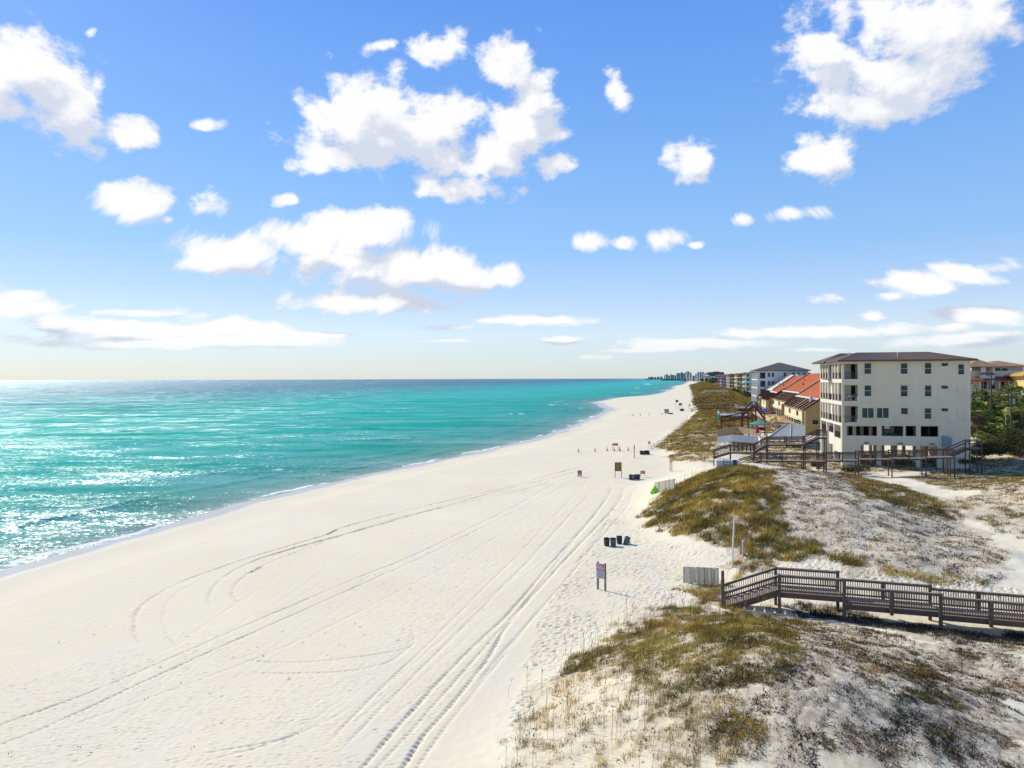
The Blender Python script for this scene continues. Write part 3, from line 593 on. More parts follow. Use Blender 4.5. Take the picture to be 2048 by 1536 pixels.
del co, fq, XX, YY, ZZ

# ================================================================ materials for built things
STUCCO = mat('stucco', (.67, .59, .42), .9, .05, .8, .25, 14, dirt=.25); CREAM = mat('cream_trim', (.70, .65, .53), .85, .05, 1.2)
SCREEN = mat('bronze_screen', (.33, .27, .20), .8, .12, 2); RAILM = mat('bronze_rail', (.085, .065, .055), .6, .1, 4)
ROOFB = mat('brown_metal_roof', (.12, .082, .062), .75, .12, 1.2); ROOFG = mat('grey_brown_roof', (.10, .085, .08), .7, .15, .8)
GLS = glass('teal_glass', (.012, .05, .058)); GLD = glass('dark_glass', (.02, .022, .025)); FRM = mat('white_frame', (.62, .6, .54), .6, .05, 3)
DARKIN = mat('dark_interior', (.06, .055, .05), .9, .2, 1.5); CONC = mat('concrete', (.42, .40, .35), .9, .1, 1.5, .2, 8, dirt=.3)
ORANGE = mat('orange_roof', (.56, .15, .045), .75, .14, 1.0, dirt=.2); WHITEROOF = mat('white_metal_roof', (.78, .76, .72), .6, .05, .6)
BRLR = mat('brown_roof_strip', (.26, .155, .09), .8, .18, 1.5); RIBM = mat('dark_rib', (.10, .045, .03), .8, .2, 2); TANW = mat('tan_wall', (.40, .26, .09), .85, .08, 1.2, dirt=.25)
YEL = mat('pale_yellow_wall', (.72, .64, .42), .85, .07, 1.2, dirt=.2); GREYW = mat('pale_grey_wall', (.56, .57, .56), .85, .05, 1)
WOOD = mat('weathered_wood', (.165, .112, .075), .85, .3, 2.5, .4, 25, stretch=(1, 1, 4), dirt=.3); WOODD = mat('weathered_deck', (.30, .24, .18), .85, .3, 6, .3, 30, stretch=(4, .6, 1), dirt=.4)
WOODT = mat('weathered_rail_sunlit', (.35, .275, .205), .8, .25, 4, .3, 25, dirt=.3); REDW = mat('red_brown_wood', (.13, .035, .022), .7, .25, 2.5); GREYD = mat('grey_plank', (.36, .36, .33), .8, .12, 2.5, dirt=.25)  # WOODT: sunlight on the rail tops painted in as paler wood
GREYP = mat('pale_grey_panel', (.52, .55, .55), .75, .08, 1.5, dirt=.2); TANWD = mat('tan_wood', (.42, .31, .17), .8, .2, 2.5); DKWOOD = mat('dark_pier_wood', (.095, .064, .05), .85, .3, 2.5, .3, 20, dirt=.3)
DKDECK = mat('pier_deck_sunlit', (.30, .23, .19), .85, .25, 3, dirt=.3)  # deck top lightened, sunlight painted into the wood colour
TEAL = mat('teal_fabric', (.03, .33, .28), .8); PINKF = mat('dark_pink_fabric', (.42, .03, .09), .8); BLUEF = mat('blue_fabric', (.02, .10, .32), .8); YELF = mat('yellow_plastic', (.75, .52, .05), .5)
WHITE = mat('white_paint', (.74, .73, .69), .6, .04, 2); ASPH = mat('asphalt', (.20, .185, .165), .9, .15, .8, .2, 20, dirt=.2); LAWN = mat('lawn_grass', (.10, .19, .025), .95, .35, 2.5, .3, 12)
TILE = mat('tan_tile_roof', (.34, .20, .11), .8, .25, 1.4, .3, 6); REDT = mat('red_tile_roof', (.26, .075, .04), .8, .2, 1.4, .3, 6); VILW = mat('villa_wall', (.66, .60, .50), .85, .05, 1)
YELROOF = mat('ochre_roof', (.55, .33, .07), .8, .15, 1.5); YELH = mat('yellow_house_wall', (.70, .52, .20), .85, .06, 1.5)
PINKW = mat('pink_wall', (.55, .40, .42), .85, .06, 1); PURR = mat('maroon_roof', (.16, .035, .055), .75, .2, 1); CREW = mat('far_cream_wall', (.62, .57, .44), .85, .08, .6); CONDO = mat('far_condo_hazed', (.40, .46, .48), .8, .1, .05); CONDG = glass('far_condo_glass', (.05, .13, .17), .3)  # CONDO: distance haze painted in as blue-grey
CONDW = mat('far_condo_pale', (.60, .60, .55), .8, .08, .05); FARL = mat('far_building_dark', (.12, .16, .18), .8, .15, .05)
BAL = -A       # rotation of everything set square to the coast
def cxy(u, v, z=0.0): x, y = xy(u, v); return (x, y, z)
_wm = {}
def add_window(parent, kind, x, y, z, w, h, face='y', split=0, fm=None, gm=None):
    """a framed window on a wall facing -y (or -x): frame proud of the wall, pane set back"""
    fm = fm or FRM; gm = gm or GLS; key = (round(w, 2), round(h, 2), face, split, fm.name, gm.name)
    if key not in _wm:
        f = MB(); t = .07
        def b(x0, x1, z0, z1, y0, y1): f.box(x0, x1, y0, y1, z0, z1) if face == 'y' else f.box(y0, y1, -x1, -x0, z0, z1)
        b(-w/2, w/2, -t, 0, -.05, .1); b(-w/2, w/2, h, h+t, -.05, .1); b(-w/2-t, -w/2, -t, h+t, -.05, .1); b(w/2, w/2+t, -t, h+t, -.05, .1)
        for k in range(split): xx = -w/2+w*(k+1)/(split+1); b(xx-.04, xx+.04, 0, h, -.03, .08)
        if h > 1.3 and w < 1.5: b(-w/2, w/2, h*.5-.03, h*.5+.03, -.02, .07)
        p = MB()
        if face == 'y': p.box(-w/2, w/2, .05, .085, 0, h)
        else: p.box(.05, .085, -w/2, w/2, 0, h)
        _wm[key] = (f.mesh('window', fm), p.mesh('pane', gm))
    a, b_ = _wm[key]; o = put('window', a, parent, (x, y, z)); put('pane', b_, o); return o
# ================================================================ the big four-storey stucco building
OX, OY = W(1684, 800, 109.0)[0], 109.0
BX = math.cos(R(13.2)), -math.sin(R(13.2)); BRZ = -R(13.2)
def bfx(px):
    s = (px-1024)/F; return (109.0*s-OX)/(BX[0]-BX[1]*s)
def bfz(py, px): t = bfx(px); return zpx(py, px, 109.0+BX[1]*t)
def zp(zx, zy): px = 1600+zx/4.571; py = 680+zy/4.571; return bfx(px), bfz(py, px)
BW = bfx(1941.0); BD = 18.3; GZ = 2.2; ZT = bfz(722.5, 1700)
ap = thing('apartment_building', 'large cream four storey stucco building on stilts with brown metal hip roof', 'building', (OX, OY, 0), BRZ)
fl = [bfz(848.2, 1800), bfz(803.7, 1800), bfz(758.3, 1800)]      # floor lines 2, 3, 4
zpod1 = bfz(872.5, 1800); zpod0 = bfz(891, 1800)
wins = [(590, 650, 213, 308), (922, 982, 213, 308), (1142, 1200, 211, 308), (1295, 1352, 210, 238), (1447, 1500, 222, 313),
        (590, 650, 416, 512), (922, 982, 416, 514), (1142, 1200, 416, 514), (1293, 1352, 417, 445),
        (568, 672, 622, 712), (703, 810, 622, 712), (924, 984, 622, 678), (1140, 1198, 625, 720), (1293, 1352, 625, 652)]
def hole(a, b, c, d):
    x0, z1 = zp(a, c); x1, z0 = zp(b, d); return (x0, x1, z0, z1)
wh = [hole(*w) for w in wins]
balc = [hole(405, 530, 218, 358), hole(405, 530, 412, 558), hole(405, 530, 603, 755)]
pod = [hole(424, 705, 785, 877), hole(745, 945, 785, 880), hole(963, 1062, 785, 880), hole(1103, 1265, 787, 885)]
gnd = [hole(513, 700, 962, 1180), hole(742, 1062, 962, 1180), hole(1098, 1255, 965, 1180)]; gnd = [(a, b, -5, zpod0-.02) for (a, b, c, d) in gnd]
off = lambda hs, z0: [(a, b, c-z0, d-z0) for a, b, c, d in hs]
m_ = MB(); m_.wall((0, 0, GZ-1.5), (1, 0, 0), BW, ZT-GZ+1.5, .3, off(wh+balc+pod, GZ-1.5)+[(a, b, 0, d-GZ+1.5) for a, b, c, d in gnd], (0, -1, 0))
m_.wall((BW-.0, .3, GZ-1.5), (0, 1, 0), BD-.3, ZT-GZ+1.5, .3, [(2, 6, 1.6, 5), (9, 14, 1.6, 5)], (1, 0, 0))
m_.wall((.3, BD, GZ-1.5), (1, 0, 0), BW-.6, ZT-GZ+1.5, .3, [(1, 6, 0, zpod0-GZ+1.4), (7, 12, 0, zpod0-GZ+1.4), (12.6, 16, 0, zpod0-GZ+1.4), (1, 7, zpod1-GZ+1.5, fl[0]-GZ+.9), (8, 15, zpod1-GZ+1.5, fl[0]-GZ+.9)], (0, 1, 0))
m_.build('wall', STUCCO, ap)
s_ = MB()
for z in (zpod0+.02, fl[0]-.3, fl[1]-.3, fl[2]-.3): s_.box(.35 if z > zpod1 else .35, BW-.35, .35, BD-.35, z, z+.3)
s_.build('floor_slab', CONC, ap)
# interior partition set back from the balconies and the middle of the podium, so one never looks through the flats
s_ = MB()
for k, z in enumerate(fl):
    zt = (fl+[ZT])[k+1]-.3 if k < 2 else ZT; s_.box(2.3, 2.45, 3.2, BD-.4, z, zt); s_.box(3.9, 4.0, .3, 3.2, z, zt); s_.box(.35, 3.9, 3.2, 3.3, z, zt)
s_.build('inner_wall', CREAM, ap)  # pale cream paints in the sun that enters the balconies
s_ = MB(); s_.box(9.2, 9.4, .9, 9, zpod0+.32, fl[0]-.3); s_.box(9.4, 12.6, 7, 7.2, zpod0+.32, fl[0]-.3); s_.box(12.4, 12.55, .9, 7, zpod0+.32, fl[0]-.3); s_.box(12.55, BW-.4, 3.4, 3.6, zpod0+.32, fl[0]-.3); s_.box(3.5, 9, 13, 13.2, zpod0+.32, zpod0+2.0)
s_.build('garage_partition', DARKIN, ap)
each('column', CREAM, ap, [(x+.2, x+.62, y, y+.42, GZ-1.2, fl[0]-.31) for x in (.15, 2.6, 5.0, 8.2, 11.4, 14.8) for y in (5.2, 10.6, 15.5)])
# flat string courses and blind window panels
s_ = MB(); x0 = balc[0][1]+.15
for z in fl: s_.box(x0, BW+.02, -.035, -.001, z-.09, z+.0); s_.box(BW+.002, BW+.035, .0, BD, z-.09, z)
s_.build('string_course', STUCCO, ap)
for (a, b, c, d) in ((1443, 1508, 411, 508), (1443, 1508, 617, 722)):
    h_ = hole(a, b, c, d); f = MB(); t = .09
    for q in ((h_[0]-t, h_[1]+t, h_[3], h_[3]+t), (h_[0]-t, h_[1]+t, h_[2]-t, h_[2]), (h_[0]-t, h_[0], h_[2], h_[3]), (h_[1], h_[1]+t, h_[2], h_[3])): f.box(q[0], q[1], -.045, -.001, q[2], q[3])
    f.build('blind_panel', STUCCO, ap)
for i, (a, b, c, d) in enumerate(wh):
    w_, h_ = b-a, d-c; add_window(ap, 'w', (a+b)/2, .1, c, round(w_, 2), round(h_, 2), 'y', 1 if w_ > 1.6 else 0)
    f = MB(); t = .2
    for q in ((a-t, b+t, d+.02, d+t), (a-t-.05, b+t+.05, c-t, c-.02), (a-t, a-.02, c-.02, d+.02), (b+.02, b+t, c-.02, d+.02)): f.box(q[0], q[1], -.05, -.002, q[2], q[3])
    f.build('window_surround', STUCCO, ap)
# balconies: rail, sliding doors, clutter
for k, (a, b, c, d) in enumerate(balc):
    f = MB(); f.box(a, b, .04, .08, c+1.02, c+1.07); f.box(a, b, .04, .08, c+.08, c+.12)
    n = 16
    for j in range(n): x = a+(b-a)*(j+.5)/n; f.box(x-.012, x+.012, .05, .07, c+.12, c+1.02)
    f.build('balcony_rail', RAILM, ap)
    f = MB(); f.box(2.0, 2.6, 3.12, 3.18, c+.05, c+2.3); f.box(3.0, 3.7, 3.12, 3.18, c+.05, c+2.3); f.build('sliding_door', GLD, ap)
    # furniture on the balcony: a table with two chairs
    f = MB(); f.tube((1.6, 1.2, c), (1.6, 1.2, c+.7), .04, .04, 6); f.lathe([(0, .7), (.5, .7), (.5, .74), (0, .74)], 12, (1.6, 1.2, c))
    tb = f.build('patio_table', (RAILM, WHITE, RAILM)[k], None); tb.matrix_world = ap.matrix_basis.copy()
    tag(tb, ('dark round table on the lowest balcony of the big building', 'white round table on the middle balcony of the big building', 'dark round table on the top balcony of the big building')[k], 'table')
    for sx_ in (-1, 1):
        f = MB(); cx = 1.6+sx_*.85
        f.box(cx-.23, cx+.23, .97, 1.43, c+.40, c+.45); f.box(cx+sx_*.2-.03, cx+sx_*.2+.03, .97, 1.43, c+.45, c+.92)
        for dx in (-.2, .2):
            for dy in (1.0, 1.4): f.box(cx+dx-.02, cx+dx+.02, dy-.02, dy+.02, c, c+.40)
        ch = f.build('patio_chair', WHITE if k else TEAL, None); ch.matrix_world = ap.matrix_basis.copy()
        tag(ch, '%s chair on the %s side of the table, %s balcony of the big building' % ('white' if k else 'teal', 'left' if sx_ < 0 else 'right', ('lowest', 'middle', 'top')[k]), 'chair')
# sea-side face: posts, bands, screens with dark railings
ys = [.0, 2.35, 4.55, 6.7, 9.9, 12.1, 14.3, 16.3]; pw = .34
s_ = MB()
levels = [(fl[0], fl[1]-.55), (fl[1], fl[2]-.55), (fl[2], ZT-.35)]
s_.box(-.02, .32, .3, ys[-1]+.36, fl[0]-.4, fl[0]+.02)
for (z0, z1) in levels: s_.box(-.03, .3, .3, ys[-1]+.36, z1, z1+.57 if z1 < ZT-1 else ZT)
for y in ys[1:]: s_.box(-.06, .28, y, y+pw, fl[0]+.02, ZT)
s_.build('screen_frame', CREAM, ap)
for j in range(7):
    y0 = (ys[j]+pw) if j else .3; y1 = ys[j+1]
    for k, (z0, z1) in enumerate(levels):
        if j == 3 and k == 2:
            b_ = MB(); b_.box(-.9, .25, y0, y1, z0-.12, z0); b_.build('balcony_slab', RAILM, ap); b_ = MB(); b_.box(.3, .36, y0, y1, z0+.05, z1-.1); b_.build('sliding_door', GLD, ap); continue
        p_ = MB()
        if j == 3: p_.box(.30, .36, y0, y1, z0+.02, z1); p_.build('recess_wall', CREAM, ap); p_ = MB(); p_.box(.22, .29, y0+.25, y0+1.3, z0+.05, z1-.4); p_.build('sliding_door', GLD, ap)
        elif j > 0: p_.box(.12, .15, y0, y1, z0+.02, z1); p_.build('window_screen', SCREEN, ap)
        r_ = MB(); r_.box(.02, .07, y0, y1, z0+1.05, z0+1.1); r_.box(.02, .07, y0, y1, z0+.12, z0+.17); n = int((y1-y0)/.15)
        for q in range(n): yy = y0+(y1-y0)*(q+.5)/n; r_.box(.03, .055, yy-.012, yy+.012, z0+.17, z0+1.05)
        r_.build('railing', RAILM, ap)
# podium terrace: piers and parapets on the sea side
each('pier', CREAM, ap, [(-.04, .42, y, y+.46, GZ-1.5, fl[0]-.4) for y in (0.3, 5.4, 11.0, 15.9)]); each('podium_parapet', CREAM, ap, [(-.02, .26, .76, 5.4, zpod0-1.4, zpod1-.6), (-.02, .26, 5.86, 9.6, zpod0-.6, zpod1-.1)])
for (y0, y1) in ((.8, 5.4), (5.9, 9.6), (12.0, 15.9)):
    r_ = MB(); zb = zpod1-.58 if y0 < 5 else zpod1-.08; r_.box(.05, .1, y0, y1, zb+1.0, zb+1.05)
    for q in range(int((y1-y0)/.16)): yy = y0+.08+q*.16; r_.box(.06, .09, yy-.012, yy+.012, zb, zb+1.0)
    r_.build('railing', RAILM, ap)
s_ = MB(); s_.box(.6, 2.6, .05, .28, GZ-1.2, zpod0); s_.build('block_infill', STUCCO, ap)
# utility cabinets fixed low on the right of the wall
a, z1 = zp(1297, 875); b, z0 = zp(1345, 978); c_, z2 = zp(1378, 893); s_ = MB(); s_.box(a, b, -.42, -.002, z0, z1); s_.box(b+.003, c_, -.36, -.002, z0+.15, z2); s_.box(a+.1, a+.5, -.47, -.42, z0+.9, z1-.3); s_.tube((a+.3, -.3, z0), (a+.3, -.3, GZ), .05, .05); s_.tube((b+.3, -.2, z0+.15), (b+.3, -.2, GZ), .05, .05)
s_.build('utility_cabinet', mat('cabinet_grey', (.22, .27, .28), .6), ap)
for px_ in (1732, 1800, 1864): 
    f = MB(); x = bfx(px_); f.box(x-.35, x+.35, -.22, -.002, zpod0+.25, zpod0+.38); f.build('wall_lamp', RAILM, ap)
# bin store seen through the podium openings: green dumpster + plant
f = MB(); f.box(6.9, 9.0, 1.6, 2.9, zpod0+.32, zpod0+1.55); f.box(6.8, 9.1, 1.5, 3.0, zpod0+1.56, zpod0+1.68); f.box(6.75, 6.9, 2, 2.4, zpod0+.9, zpod0+1.1)
dm = f.build('dumpster', mat('dumpster_green', (.02, .09, .08), .6), None); dm.matrix_world = ap.matrix_basis.copy(); tag(dm, 'dark green dumpster behind the podium opening of the big building', 'dumpster')
# roof: two hips with standing seams
def seams(mb, a, b, c, d, n, up=.03):
    a, b, c, d = map(Vector, (a, b, c, d))        # eave a-b, ridge d-c
    for i in range(1, n):
        t_ = i/n; p = a.lerp(b, t_); q = d.lerp(c, t_); mb.beam(p+Vector((0, 0, up/2)), q+Vector((0, 0, up/2)), .05, up)
r_ = MB(); x0, x1, y0, y1 = -.75, BW+.75, -.75, 13.6; RZ = ZT+.2; rise = 1.35
r_.hip(x0, x1, y0, y1, RZ, rise, .25, ridge=4.3)
yr = (y0+y1)/2; seams(r_, (x0, y0, RZ), (x1, y0, RZ), (x1-4.3, yr, RZ+rise), (x0+4.3, yr, RZ+rise), 46)
r_.build('roof', ROOFB, ap)
r_ = MB(); r_.hip(-1.0, 11.5, 8.6, BD+.9, RZ-.02, 1.5, .25, ridge=3.6); seams(r_, (-1.0, 8.6, RZ-.02), (11.5, 8.6, RZ-.02), (7.9, 13.9, RZ+1.48), (2.6, 13.9, RZ+1.48), 20); r_.build('roof', ROOFB, ap)
for (x, y) in ((8.4, 1.9), (1.6, 3.0)): f = MB(); f.tube((x, y, RZ+.2), (x, y, RZ+1.15), .06, .06); f.tube((x, y, RZ+1.15), (x+.12, y, RZ+1.2), .09, .09); f.build('roof_vent', WHITE, ap)
# ================================================================ second, white, three-storey block beyond
X2, Y2 = W(1514.7, 742, 280)[0], 280.0
b2 = thing('apartment_building', 'white block with dark pyramid hip roof behind the orange roofs', 'building', (X2, Y2, 0), BAL)
zt2 = zpx(742, 1515, 280); z2 = [zt2-3.35*k for k in range(1, 5)]
m_ = MB(); w2 = 19.0; d2 = 26
hol = []
for k in range(4):
    zb = z2[k]; hol.append((.9, 3.0, zb+.35, zb+2.75))
    for (a, b) in ((3.9, 4.9), (5.4, 6.4), (9.9, 10.9), (13, 14), (17.2, 18.2)): hol.append((a, b, zb+1.0, zb+2.6))
    hol.append((15.2, 15.9, zb+2.1, zb+2.6))
m_.wall((0, 0, 2), (1, 0, 0), w2, zt2-2, .3, off(hol, 2), (0, -1, 0)); m_.wall((w2, .3, 2), (0, 1, 0), d2, zt2-2, .3, [], (1, 0, 0)); m_.box(3.3, 3.5, .3, d2, 2, zt2); m_.build('wall', GREYW, b2)
for k in range(4):
    zb = z2[k]
    for (a, b) in ((3.9, 4.9), (5.4, 6.4), (9.9, 10.9), (13, 14), (17.2, 18.2)): add_window(b2, 'w', (a+b)/2, .1, zb+1.0, 1.0, 1.6)
    add_window(b2, 'w', 15.55, .1, zb+2.1, .7, .5)
    f = MB(); f.box(.9, 3.0, .05, .1, zb+1.25, zb+1.3)
    for j in range(12): x = .98+j*.175; f.box(x-.012, x+.012, .06, .09, zb+.35, zb+1.25)
    f.build('balcony_rail', RAILM, b2)
    f = MB(); f.box(-.05, .3, .3, d2, zb-.35, zb+.15)
    for j in range(14): y = .3+j*(d2-.5)/13.0; f.box(-.08, .25, y, y+.3, zb+.15, zb+3.0)
    f.build('screen_frame', FRM, b2); f = MB(); f.box(.1, .14, .3, d2, zb+.15, zb+2.99); f.build('window_screen', mat('blue_grey_screen', (.25, .28, .32), .7), b2)
r_ = MB(); r_.hip(-1.0, w2+1, -1, d2+.6, zt2+.25, 3.3, .25); r_.build('roof', ROOFG, b2)
# ================================================================ the row of sloped-roof beach houses in front of it
BAND = mat('band_brown_grey', (.30, .215, .15), .85, .12, 1.5, dirt=.3)
BR2 = mat('tan_roof_strip', (.38, .27, .13), .85, .12, 1.5, dirt=.3)
def rowhouse(label, Ya, Yb, top, n, seedn, dz=0, dx=0):
    """block between distances Ya and Yb whose sea-side wall stands at v = 27"""
    def sol(Y): return Y, (27+Y*SA)/CA
    ua = uv(sol(Ya)[1], Ya)[0]; ub = uv(sol(Yb)[1], Yb)[0]-.25; ln = ub-ua
    o = thing('beach_house', label, 'house', cxy(ua, 27), BAL); zf = 8.25; zg = 2.6
    # sea-side wall, parapet band above deep openings
    hs = []; nb = n*2; bw = ln/nb
    for j in range(nb): hs += [(j*bw+.35, (j+1)*bw-.3, 3.05, 5.4)]
    for j in range(nb):
        if (j+seedn) % 3 == 0: hs.append((j*bw+.5, (j+1)*bw-.5, 6.4, 7.7))
    m_ = MB(); m_.wall((0, ln, zg-1), (0, -1, 0), ln, zf-zg+1, .25, [(ln-b, ln-a, c-.6, d-.6) for a, b, c, d in [(a, b, c-.9, d-.9) for a, b, c, d in hs]], (-1, 0, 0)); m_.box(-.12, -.001, 0, ln, 5.9, 6.15); m_.box(-.15, -.001, 0, ln, zf-.25, zf); m_.build('wall', YEL, o)
    m_ = MB(); prof = [(.25, zg-1), (12, zg-1), (12, 15.9), (11.2, 15.9), (.25, zf+.1)]
    for yy in (0, ln-.3):
        m_.q(*[(x, yy, z) for x, z in prof]); m_.q(*[(x, yy+.3, z) for x, z in prof[::-1]])
        for i in range(5): a, b = prof[i], prof[(i+1) % 5]; m_.q((a[0], yy, a[1]), (a[0], yy+.3, a[1]), (b[0], yy+.3, b[1]), (b[0], yy, b[1]))
    m_.wall((12, .3, zg-1), (0, 1, 0), ln-.6, 15.9-zg+1, .25, [], (1, 0, 0)); m_.build('end_wall', TANW, o)
    add_window(o, 'w', 2.4, -.12, 5.0, 1.4, 1.1, 'y', 0, gm=GLD); add_window(o, 'w', 5.6, -.12, 5.0, 1.2, 1.1, 'y', 0, gm=GLD)
    f = MB(); f.box(1.2, 1.3, .3, ln-.3, zg-1, 7.9); f.build('glass_front', GLD, o)
    for j in range(nb):
        if j % 2: continue
        f = MB(); f.box(.9, 1.15, j*bw+.4, j*bw+bw*.55, 2.5, 5.0); f.build('curtain', CREAM, o)
    # lower brown roof with raised party ribs, upper coloured roof
    sl = (15.9-zf-.1)/(11.2-.25); zat = lambda x: zf+.1+sl*(x-.25)
    f = MB(); a = [(-.2, .0, zat(-.2)+.18), (3.8, .0, zat(3.8)+.18), (3.8, ln, zat(3.8)+.18), (-.2, ln, zat(-.2)+.18)]; f.q(*a); f.q(*[(x, y, z-.15) for x, y, z in a[::-1]])
    for i in range(4): p, q = a[i], a[(i+1) % 4]; f.q(p, (p[0], p[1], p[2]-.15), (q[0], q[1], q[2]-.15), q)
    f.build('lower_roof', BRLR, o); f = MB(); k_ = (seedn*3) % (n*2-1)+.08; y0_ = k_*ln/(n*2); f.beam((-.2, y0_+ln/(n*4), zat(-.2)+.2), (3.5, y0_+ln/(n*4), zat(3.5)+.2), ln/(n*2)-.3, .06); f.build('roof_panel', BR2, o)
    f = MB()
    for j in range(n*2+1): y = min(max(j*ln/(n*2), .12), ln-.12); f.beam((-.25, y, zat(-.25)+.42), (3.7, y, zat(3.7)+.42), .12 if j % 2 else .26, .34)
    f.build('rib', RIBM, o)
    f = MB(); a = [(3.3, .35, zat(3.3)+.62), (11.6, .35, zat(11.6)+.5), (11.6, ln-.6, zat(11.6)+.5), (3.3, ln-.6, zat(3.3)+.62)]; f.q(*a); f.q(*[(x, y, z-.2) for x, y, z in a[::-1]])
    for i in range(4): p, q = a[i], a[(i+1) % 4]; f.q(p, (p[0], p[1], p[2]-.2), (q[0], q[1], q[2]-.2), q)
    for j in range(1, int(ln/1.1)): y = .35+j*1.1; f.beam((3.35, y, zat(3.35)+.64), (11.5, y, zat(11.5)+.52), .10, .05)
    f.build('upper_roof', top, o)
    f = MB(); f.box(3.15, 3.3, .3, ln-.55, zat(3.3)+.28, zat(3.3)+.66)
    for y in np.arange(1, ln-1, 1.5): f.box(2.9, 3.15, y, y+.9, zat(3.3)+.3, zat(3.3)+.5)
    f.build('gutter', WHITE, o)
    f = MB(); f.box(3.8, 12.1, ln-.58, ln-.3, 9, 9.1); f.beam((3.9, ln-1.1, zat(3.9)+.75), (11.6, ln-1.1, zat(11.6)+.8), 1.7, .5); f.build('parapet', BAND, o); f = MB(); f.box(-.75, .25, ln-.32, ln-.02, zg-1, zf+.35); f.box(-.5, .25, .02, .3, zg-1, zf+.3); f.build('fin_wall', TANW, o)
    f = MB(); f.tube((6.2, ln*.4, zat(6.2)+.5), (6.2, ln*.4, zat(6.2)+1.3), .15, .15); f.tube((8.2, ln*.7, zat(8.2)+.5), (8.2, ln*.7, zat(8.2)+1.2), .12, .12); f.build('roof_vent', RIBM, o)
    if seedn == 1: f = MB(); f.box(2.0, 2.7, 4.6, 5.3, zat(2)+.3, zat(2)+2.0); f.box(1.9, 2.8, 4.5, 5.4, zat(2)+2.0, zat(2)+2.15); f.build('chimney', VILW, o)
    o.location.z += dz; o.location.x += dx*CA; o.location.y -= dx*SA; return o, ua, ln
rh = [rowhouse('pale yellow beach house row with orange roof, nearest to the big building', 165.5, 200, ORANGE, 4, 1),
      rowhouse('beach house row with orange roof, the middle of the three orange ones', 200, 238, ORANGE, 4, 2, .75, 1.3),
      rowhouse('row of beach houses with orange roof, the one next to the white roof', 238, 258, ORANGE, 3, 0, .1, -.3),
      rowhouse('beach house row with a white metal roof beside the orange ones', 258, 279, WHITEROOF, 3, 4, .5, .8)]
# terrace deck in front of the nearest row, with its stair and rails
tz = 4.75
td = thing('terrace', 'long cream railed terrace in front of the pale yellow beach house', 'terrace', cxy(rh[0][1], 27), BAL)
f = MB(); f.box(-6.2, -.3, 1.0, 64, tz-.25, tz); f.build('deck', mat('terracotta_deck', (.42, .24, .15), .85, .2, 2), td)
each('post', TANWD, td, [(-6.0, -5.75, y, y+.25, 1.8, tz-.26) for y in np.arange(1.5, 64, 4.2)])
f = MB(); f.box(-6.2, -6.12, 1, 64, tz+.95, tz+1.02); f.box(-6.2, -6.12, 1, 64, tz+.05, tz+.1)
for y in np.arange(1.1, 64, .28): f.box(-6.19, -6.14, y, y+.14, tz+.1, tz+.95)
f.build('railing', YEL, td)
f = MB(); n = 12
for k in range(n): f.box(-9.5-.0, -6.3, 13-.0+k*.32, 13+(k+1)*.32, tz-.38-k*.2, tz-.2-k*.2+.0)
f.beam((-8.9, 13, tz+.9), (-8.9, 17, tz-1.6), .08, .9); f.build('stair', TANWD, td)
# ---------------------------------------------------------------- big grey plank deck and panel fence between the houses and the building
g0 = G(1545, 876); pz = 4.4
def prism(name, pts, z0, z1, mt, parent=None, label=None, cat=None, planks=0):
    f = MB(); n = len(pts); f.q(*[(p[0], p[1], z1) for p in pts]); f.q(*[(p[0], p[1], z0) for p in pts[::-1]])
    for i in range(n): a, b = pts[i], pts[(i+1) % n]; f.q((a[0], a[1], z0), (b[0], b[1], z0), (b[0], b[1], z1), (a[0], a[1], z1))
    o = f.build(name, mt, parent); 
    if label: tag(o, label, cat)
    return o
def atz(px, py, z): d = ray(px, py); Y = (CAMZ-z)/-d[2]; return (d[0]*Y, Y, z)
# the tall grey board wall (a wedge rising to the right) with level boards
gw_ = thing('board_wall', 'grey sloping plank ramp roof between the terrace and the big building', 'ramp', (0, 0, 0))
A0 = Vector(W(1535, 876.5, 138)); A1 = Vector(W(1609.5, 876.5, 133)); A2 = Vector(W(1609.5, 850, 150)); A3 = Vector(W(1572.5, 849, 152)); c0 = (A0+A1+A2+A3)/4; gw_.location = c0
f = MB(); f.q(*[tuple(p-c0) for p in (A0, A1, A2, A3)]); f.q(*[tuple(p-c0-Vector((0, 0, .25))) for p in (A3, A2, A1, A0)])
for p, q in ((A0, A1), (A1, A2), (A2, A3), (A3, A0)): f.q(tuple(p-c0), tuple(p-c0-Vector((0, 0, .25))), tuple(q-c0-Vector((0, 0, .25))), tuple(q-c0))
for k in range(1, 12): t_ = k/12; p = A0.lerp(A3, t_); q = A1.lerp(A2, t_); f.beam(tuple(p-c0+Vector((0, 0, .03))), tuple(q-c0+Vector((0, 0, .03))), .07, .06)
f.build('boards', GREYD, gw_)
f = MB(); f.beam(tuple(A0-c0+Vector((0, 0, .1))), tuple(A3-c0+Vector((0, 0, .1))), .14, .22); p = A0.lerp(A1, .62); q = A3.lerp(A2, .25); f.beam(tuple(p-c0+Vector((0, 0, .08))), tuple(q-c0+Vector((0, 0, .08))), .14, .12); f.build('edge_board', GREYP, gw_)
for t_ in (.05, .35, .65, .95):
    for (p, q) in ((A0, A1), (A3, A2)): c_ = p.lerp(q, t_)-c0; MB().box(c_.x-.12, c_.x+.12, c_.y+.1, c_.y+.34, 2.5-c0.z, c_.z-.2).build('post', GREYD, gw_)
